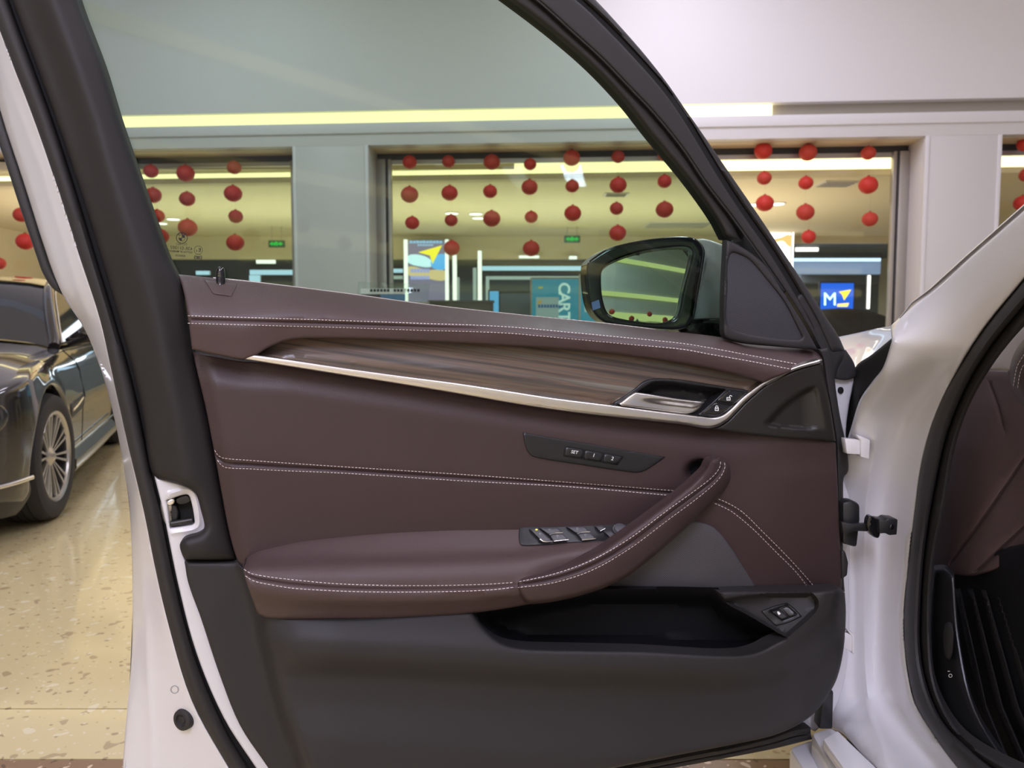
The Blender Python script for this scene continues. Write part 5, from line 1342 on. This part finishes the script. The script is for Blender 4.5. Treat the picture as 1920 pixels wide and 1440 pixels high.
for k_, ln in enumerate(([(1900, 725), (1903, 705), (1908, 685), (1922, 662)], [(1908, 728), (1911, 707), (1916, 690), (1926, 674)])):
    stitches('stitching', smn(ln), tp_hf, M['thread'], TPD, mp=lambda x, y, h: bp(x, y, np.asarray(h) - .004), lift=-.0015)
bpan('kick_panel', [(1748, 1066, 1), (1775, 1066), (1790, 1082, 1), (1800, 1200), (1830, 1330), (1900, 1440), (1960, 1500, 1), (1880, 1500), (1800, 1400), (1752, 1290), (1742, 1180)], M['satin_black'], .130, bev=(10, -.01))
# bonnet release lever and its mark on the kick panel
rl = bpan('release_lever', [(1770, 1190), (1776, 1174), (1786, 1176), (1788, 1200), (1782, 1236), (1772, 1230)], M['rubber'], .118, bev=(5, -.006), step=5)[0]
flat('release_mark', ringpoly(1782, 1267, 2.6, 3.5) + [[(1777, 1258), (1781, 1258), (1781, 1259.2), (1777, 1259.2)]], M['white_ink'], BODY, lambda x, y, o=0: bp(x, y, .1195))
# ribbed side carpet and dark footwell
for i in range(4):
    x0 = 1792 + i * 24
    bpan('carpet_rib', [(x0, 1110, 1), (x0 + 10, 1110, 1), (x0 + 60 + i * 6, 1330, 1), (x0 + 110 + i * 8, 1450, 1), (x0 + 96 + i * 8, 1450, 1), (x0 + 46 + i * 6, 1330, 1)], M['plastic_b'], .175 + .008 * i, bev=(4, -.005), step=14)
bpan('footwell_side', [(1740, 1060, 1), (2060, 1000, 1), (2060, 1600, 1), (1900, 1600, 1), (1740, 1300, 1)], M['pocket'], .20, bev=(0, 0), step=60)
box('footwell_floor', 0.62, 2.4, -0.4, 1.5, 0.20, 0.24, M['pocket'], BODY)
box('firewall', 0.80, 2.4, 1.44, 1.50, 0.24, 1.0, M['pocket'], BODY)
box('dashboard', 0.92, 2.4, 1.06, 1.44, 0.72, 0.97, M['leather'], BODY, r=.06)
box('dash_cowl', 0.86, 2.4, 1.36, 1.56, 0.94, 1.0, M['satin_black'], BODY, r=.02)
wr_ = [np.array([(x, 1.56 - .96 * t + .0 * x, 1.0 + .46 * t + .03 * math.sin(t * math.pi)) for x in np.linspace(0.80 - .12 * t, 2.4, 8)]) for t in np.linspace(0, 1, 7)]
loft('windscreen', wr_, M['glass'], BODY)
# front wheel of the white car is hidden by its own door; the wing skin reaches the floor side
V, F = hexa([(0.66, 1.53, .22), (0.74, 2.6, .22), (0.74, 2.6, .86), (0.66, 1.53, .93), (2.4, 1.53, .22), (2.4, 2.6, .22), (2.4, 2.6, .86), (2.4, 1.53, .93)])
bevelled('front_body', V, F, M['white'], BODY, .04)

# ================================================================== the black car behind the door's rear edge
FW = on_ground(97, 972); RW = on_ground(214, 838)
r_ = (RW - FW); r_[2] = 0; r_ /= np.linalg.norm(r_)                 # towards its rear
n_ = np.array([r_[1], -r_[0], 0.0])                                 # outwards, to the visible side
if np.dot(n_, -FW) < 0: n_ = -n_
ORG = np.array([FW[0], FW[1], 0.0]) + n_ * 0.03
BC_ = empty('black_car', tuple(ORG), 'glossy black luxury saloon with silver multi-spoke wheel at the far left', 'car')
def cm(u, z, v=0.0):
    u = np.asarray(u, float); z = np.asarray(z, float); v = np.asarray(v, float)
    return ORG + u[..., None] * r_ + v[..., None] * n_ + np.stack([np.zeros_like(u), np.zeros_like(u), z], -1)
RAD = 0.355
def arch(u0): return [(u0 - (.05 if u0 == 0 else 0) + (RAD + (.06 if u0 == 0 else .045)) * math.cos(t), RAD + (RAD + .045) * math.sin(t)) for t in np.linspace(math.radians(-22), math.radians(202), 30)]
side = [(-0.95, .52), (-.93, .30, 1), (-.5, .20, 1)] + [(p[0], p[1], 1) for p in arch(0)[::-1]] + [(.5, .20, 1), (2.55, .20, 1)] + [(p[0], p[1], 1) for p in arch(3.06)[::-1]] + [(3.6, .24, 1), (4.1, .35, 1), (4.1, .85, 1), (3.2, .97), (2.2, .97), (1.2, .96), (.75, .94), (.3, .90), (-.3, .84), (-.75, .72)]
def side_off(u, z):
    u = np.asarray(u, float); z = np.asarray(z, float)
    v = -0.03 * ((z - .55) / .35) ** 2 - .10 * sstep(.80, .98, z) - .42 * np.clip((-u - .35) / .6, 0, 1) ** 2 + .02 * np.exp(-((z - .62) / .05) ** 2) * sstep(.6, 1.2, u)
    d = np.abs(np.hypot(u, z - RAD) - RAD - .045)
    return v + 0.025 * np.exp(-(d / .05) ** 2)
SD, _ = panel('side_body', sm(side, 3, True), M['car_black'], BC_, mp=cm, nrm=n_, off=side_off, bev=(.03, .02), thick=.05, step=.07, angle=70)
# bonnet, screen and roof as lofts across the width
def across(u, prof):
    return np.array([cm(np.array(u), np.array(z), np.array(v)) for v, z in prof])
WD = 1.9
def sect(u, zs, zc, inset, vv=0.0):
    out = []
    for t in np.linspace(0, 1, 15):
        v = -inset - (WD - 2 * inset) * t + vv
        out.append((v, zs + (zc - zs) * math.sin(t * math.pi) ** .6))
    return across(u, out)
loft('bonnet', [sect(-.98, .62, .70, .34), sect(-.85, .70, .80, .24), sect(-.55, .78, .88, .13), sect(-.1, .85, .95, .07), sect(.35, .90, 1.0, .06), sect(.72, .93, 1.02, .06)], M['car_black'], BC_, angle=80)
loft('windscreen', [sect(.66, .95, 1.03, .12), sect(1.0, 1.14, 1.20, .18), sect(1.32, 1.30, 1.36, .25), sect(1.50, 1.37, 1.41, .28)], M['car_glass'], BC_, angle=80)
loft('roof', [sect(1.47, 1.37, 1.42, .27), sect(1.8, 1.42, 1.47, .26), sect(2.4, 1.43, 1.48, .26), sect(3.0, 1.36, 1.42, .28), sect(3.7, 1.02, 1.06, .26), sect(4.1, .90, .98, .2)], M['car_black'], BC_, angle=80)
sw_ = sm([(.86, .97, 1), (1.2, 1.15), (1.55, 1.32), (1.9, 1.385), (2.4, 1.39), (2.9, 1.33), (3.3, 1.15), (3.45, .99, 1), (2.2, .985)], 5, True)
panel('side_glass', sw_, M['car_glass'], BC_, mp=cm, nrm=n_, off=lambda u, z: -.10 - .17 * np.clip((np.asarray(z) - .97) / .42, 0, 1), bev=(0, 0), thick=.01, step=.15)
tube('window_chrome', cm(*[np.append(sw_[:, i], sw_[0, i]) for i in (0, 1)], -.088 - .17 * np.clip((np.append(sw_[:, 1], sw_[0, 1]) - .97) / .42, 0, 1)), .009, M['chrome_b'], BC_, 8)
apl = sm([(.68, .95), (1.0, 1.15), (1.34, 1.32), (1.56, 1.385)], 6)
tube('front_pillar', cm(apl[:, 0], apl[:, 1], -.10 - .16 * np.clip((apl[:, 1] - .97) / .42, 0, 1)), .035, M['car_black'], BC_, 10)
# front bumper corner with bright strip, lamp and wing vent
bl = sm([(-.93, .30), (-.8, .31), (-.62, .315), (-.47, .32)], 5)
tube('bumper_strip', cm(bl[:, 0], bl[:, 1], side_off(bl[:, 0], bl[:, 1]) + .006), .012, M['chrome_b'], BC_, 8)
panel('lower_bumper', sm([(-.95, .30, 1), (-.46, .325, 1), (-.43, .22), (-.5, .14, 1), (-.9, .17, 1)], 4, True), M['trim_dark'], BC_, mp=cm, nrm=n_, off=lambda u, z: side_off(u, z) - .01, bev=(.02, .015), thick=.05, step=.05)
panel('headlamp', sm([(-.90, .60), (-.80, .55), (-.66, .57), (-.60, .66), (-.68, .73), (-.82, .70)], 5, True), M['car_glass'], BC_, mp=cm, nrm=n_, off=lambda u, z: side_off(u, z) + .008, bev=(.03, .02), thick=.03, step=.03)
panel('wing_vent', sm([(.52, .60, 1), (.95, .64, 1), (.98, .58), (.92, .52, 1), (.56, .50, 1)], 4, True), M['satin_black'], BC_, mp=cm, nrm=n_, off=lambda u, z: side_off(u, z) + .006, bev=(.015, .01), thick=.02, step=.04)
tube('wing_vent_blade', cm(np.array([.56, .75, .93]), np.array([.555, .575, .60]), np.array([.012, .014, .012])), .008, M['chrome_b'], BC_, 8)
rk = np.array([(.48, .20), (1.2, .19), (2.5, .19)])
loft('rocker', [cm(rk[:, 0], rk[:, 1] + dz, np.array([dv] * 3)) for dz, dv in ((.10, -.01), (.05, .03), (0, .03), (-.06, -.02))], mat('rocker_bronze', (0.10, 0.085, 0.06), 0.15, metal=.3, coat=1.0), BC_)
dl_ = sm([(1.0, .97), (1.02, .7), (.98, .45), (1.0, .24)], 6)
tube('door_gap', cm(dl_[:, 0], dl_[:, 1], side_off(dl_[:, 0], dl_[:, 1]) - .001), .004, M['gap'], BC_, 6)
tube('sill_chrome', cm(np.array([.5, 1.2, 2.5]), np.array([.315, .32, .33]), np.array([.004, .012, .012])), .008, M['chrome_b'], BC_, 8)
# wing mirror
mv = [cm(np.array(1.02 + a), np.array(1.02 + b), np.array(.02 + c)) for a, b, c in ((0, -.05, -.1), (0, 0, 0), (0, .02, .08), (0, .02, .14))]
tube('wing_mirror', mv, [.03, .055, .085, .05], M['car_black'], BC_, 14)
# dark inner arch, underbody and cabin block
V, F = hexa([cm(np.array(a), np.array(b), np.array(c)) for a, b, c in ((-.8, .18, -.30), (3.9, .18, -.30), (3.9, .80, -.30), (-.8, .66, -.30), (-.8, .18, -1.6), (3.9, .18, -1.6), (3.9, .80, -1.6), (-.8, .66, -1.6))])
obj('underbody', V, F, M['gap'], BC_, False)
# far side body
V, F = hexa([cm(np.array(a), np.array(b), np.array(c)) for a, b, c in ((-.6, .2, -1.6), (3.9, .2, -1.6), (3.9, .9, -1.6), (-.6, .8, -1.6), (-.6, .2, -1.88), (3.9, .2, -1.88), (3.9, .9, -1.88), (-.6, .8, -1.88))])
bevelled('far_side', V, F, M['car_black'], BC_, .08)
def wheel(u, steer, full=True):
    c0 = cm(np.array(u), np.array(RAD), np.array(-.11))
    a = math.radians(steer); ax = n_ * math.cos(a) - r_ * math.sin(a); ax = ax / np.linalg.norm(ax)
    e1_ = np.cross([0, 0, 1], ax); up = np.array([0, 0, 1.0])
    W = lathe('wheel', [(.245, .115), (.265, .128), (.315, .128), (.338, .118), (.352, .085), (RAD, .04), (RAD, -.04), (.352, -.085), (.338, -.118), (.245, -.12), (.22, -.11), (.22, .10)], c0, ax, M['tyre'], BC_, 56, closed=True, label='black tyre with silver rim')
    lathe('rim', [(.222, -.10), (.226, .095), (.236, .118), (.252, .124), (.256, .118), (.250, .105), (.238, .09), (.230, -.10)], c0, ax, M['rim'], W, 48, closed=True)
    lathe('brake_disc', [(0, -.02), (.17, -.02), (.17, .0), (0, .0)], c0, ax, M['steel'], W, 32)
    lathe('rim_barrel', [(.02, -.06), (.23, -.06), (.23, -.05), (.02, -.05)], c0, ax, M['gap'], W, 32)
    lathe('hub_cap', [(0, .112), (.022, .112), (.030, .106), (.045, .098), (.06, .085), (.06, .04)], c0, ax, M['rim'], W, 24)
    ns = 20
    for k in range(ns):
        th = 2 * math.pi * (k + .5 * 0) / ns + (.045 if k % 2 else -.045)
        d = e1_ * math.cos(th) + up * math.sin(th); t2 = -e1_ * math.sin(th) + up * math.cos(th)
        V = []
        for rr, hw, h in ((.045, .0065, .092), (.12, .0075, .100), (.19, .0095, .108), (.246, .013, .113)):
            for s, hh in ((-1, h - .02), (-.75, h), (.75, h), (1, h - .02)):
                V.append(c0 + d * rr + t2 * hw * s + ax * hh)
        obj('spoke', V, grid_faces(4, 4) + [(0, 4, 8, 12, 15, 11, 7, 3)], M['rim'], W, True, 50)
    # tread grooves
    for h in (-.055, -.018, .018, .055):
        lathe('tread_groove', [(RAD + .0012, h - .004), (RAD + .0018, h), (RAD + .0012, h + .004), (RAD - .004, h)], c0, ax, M['gap'], W, 48, closed=True)
    return W
wheel(0.0, 6.5)
wheel(3.06, 0.0)
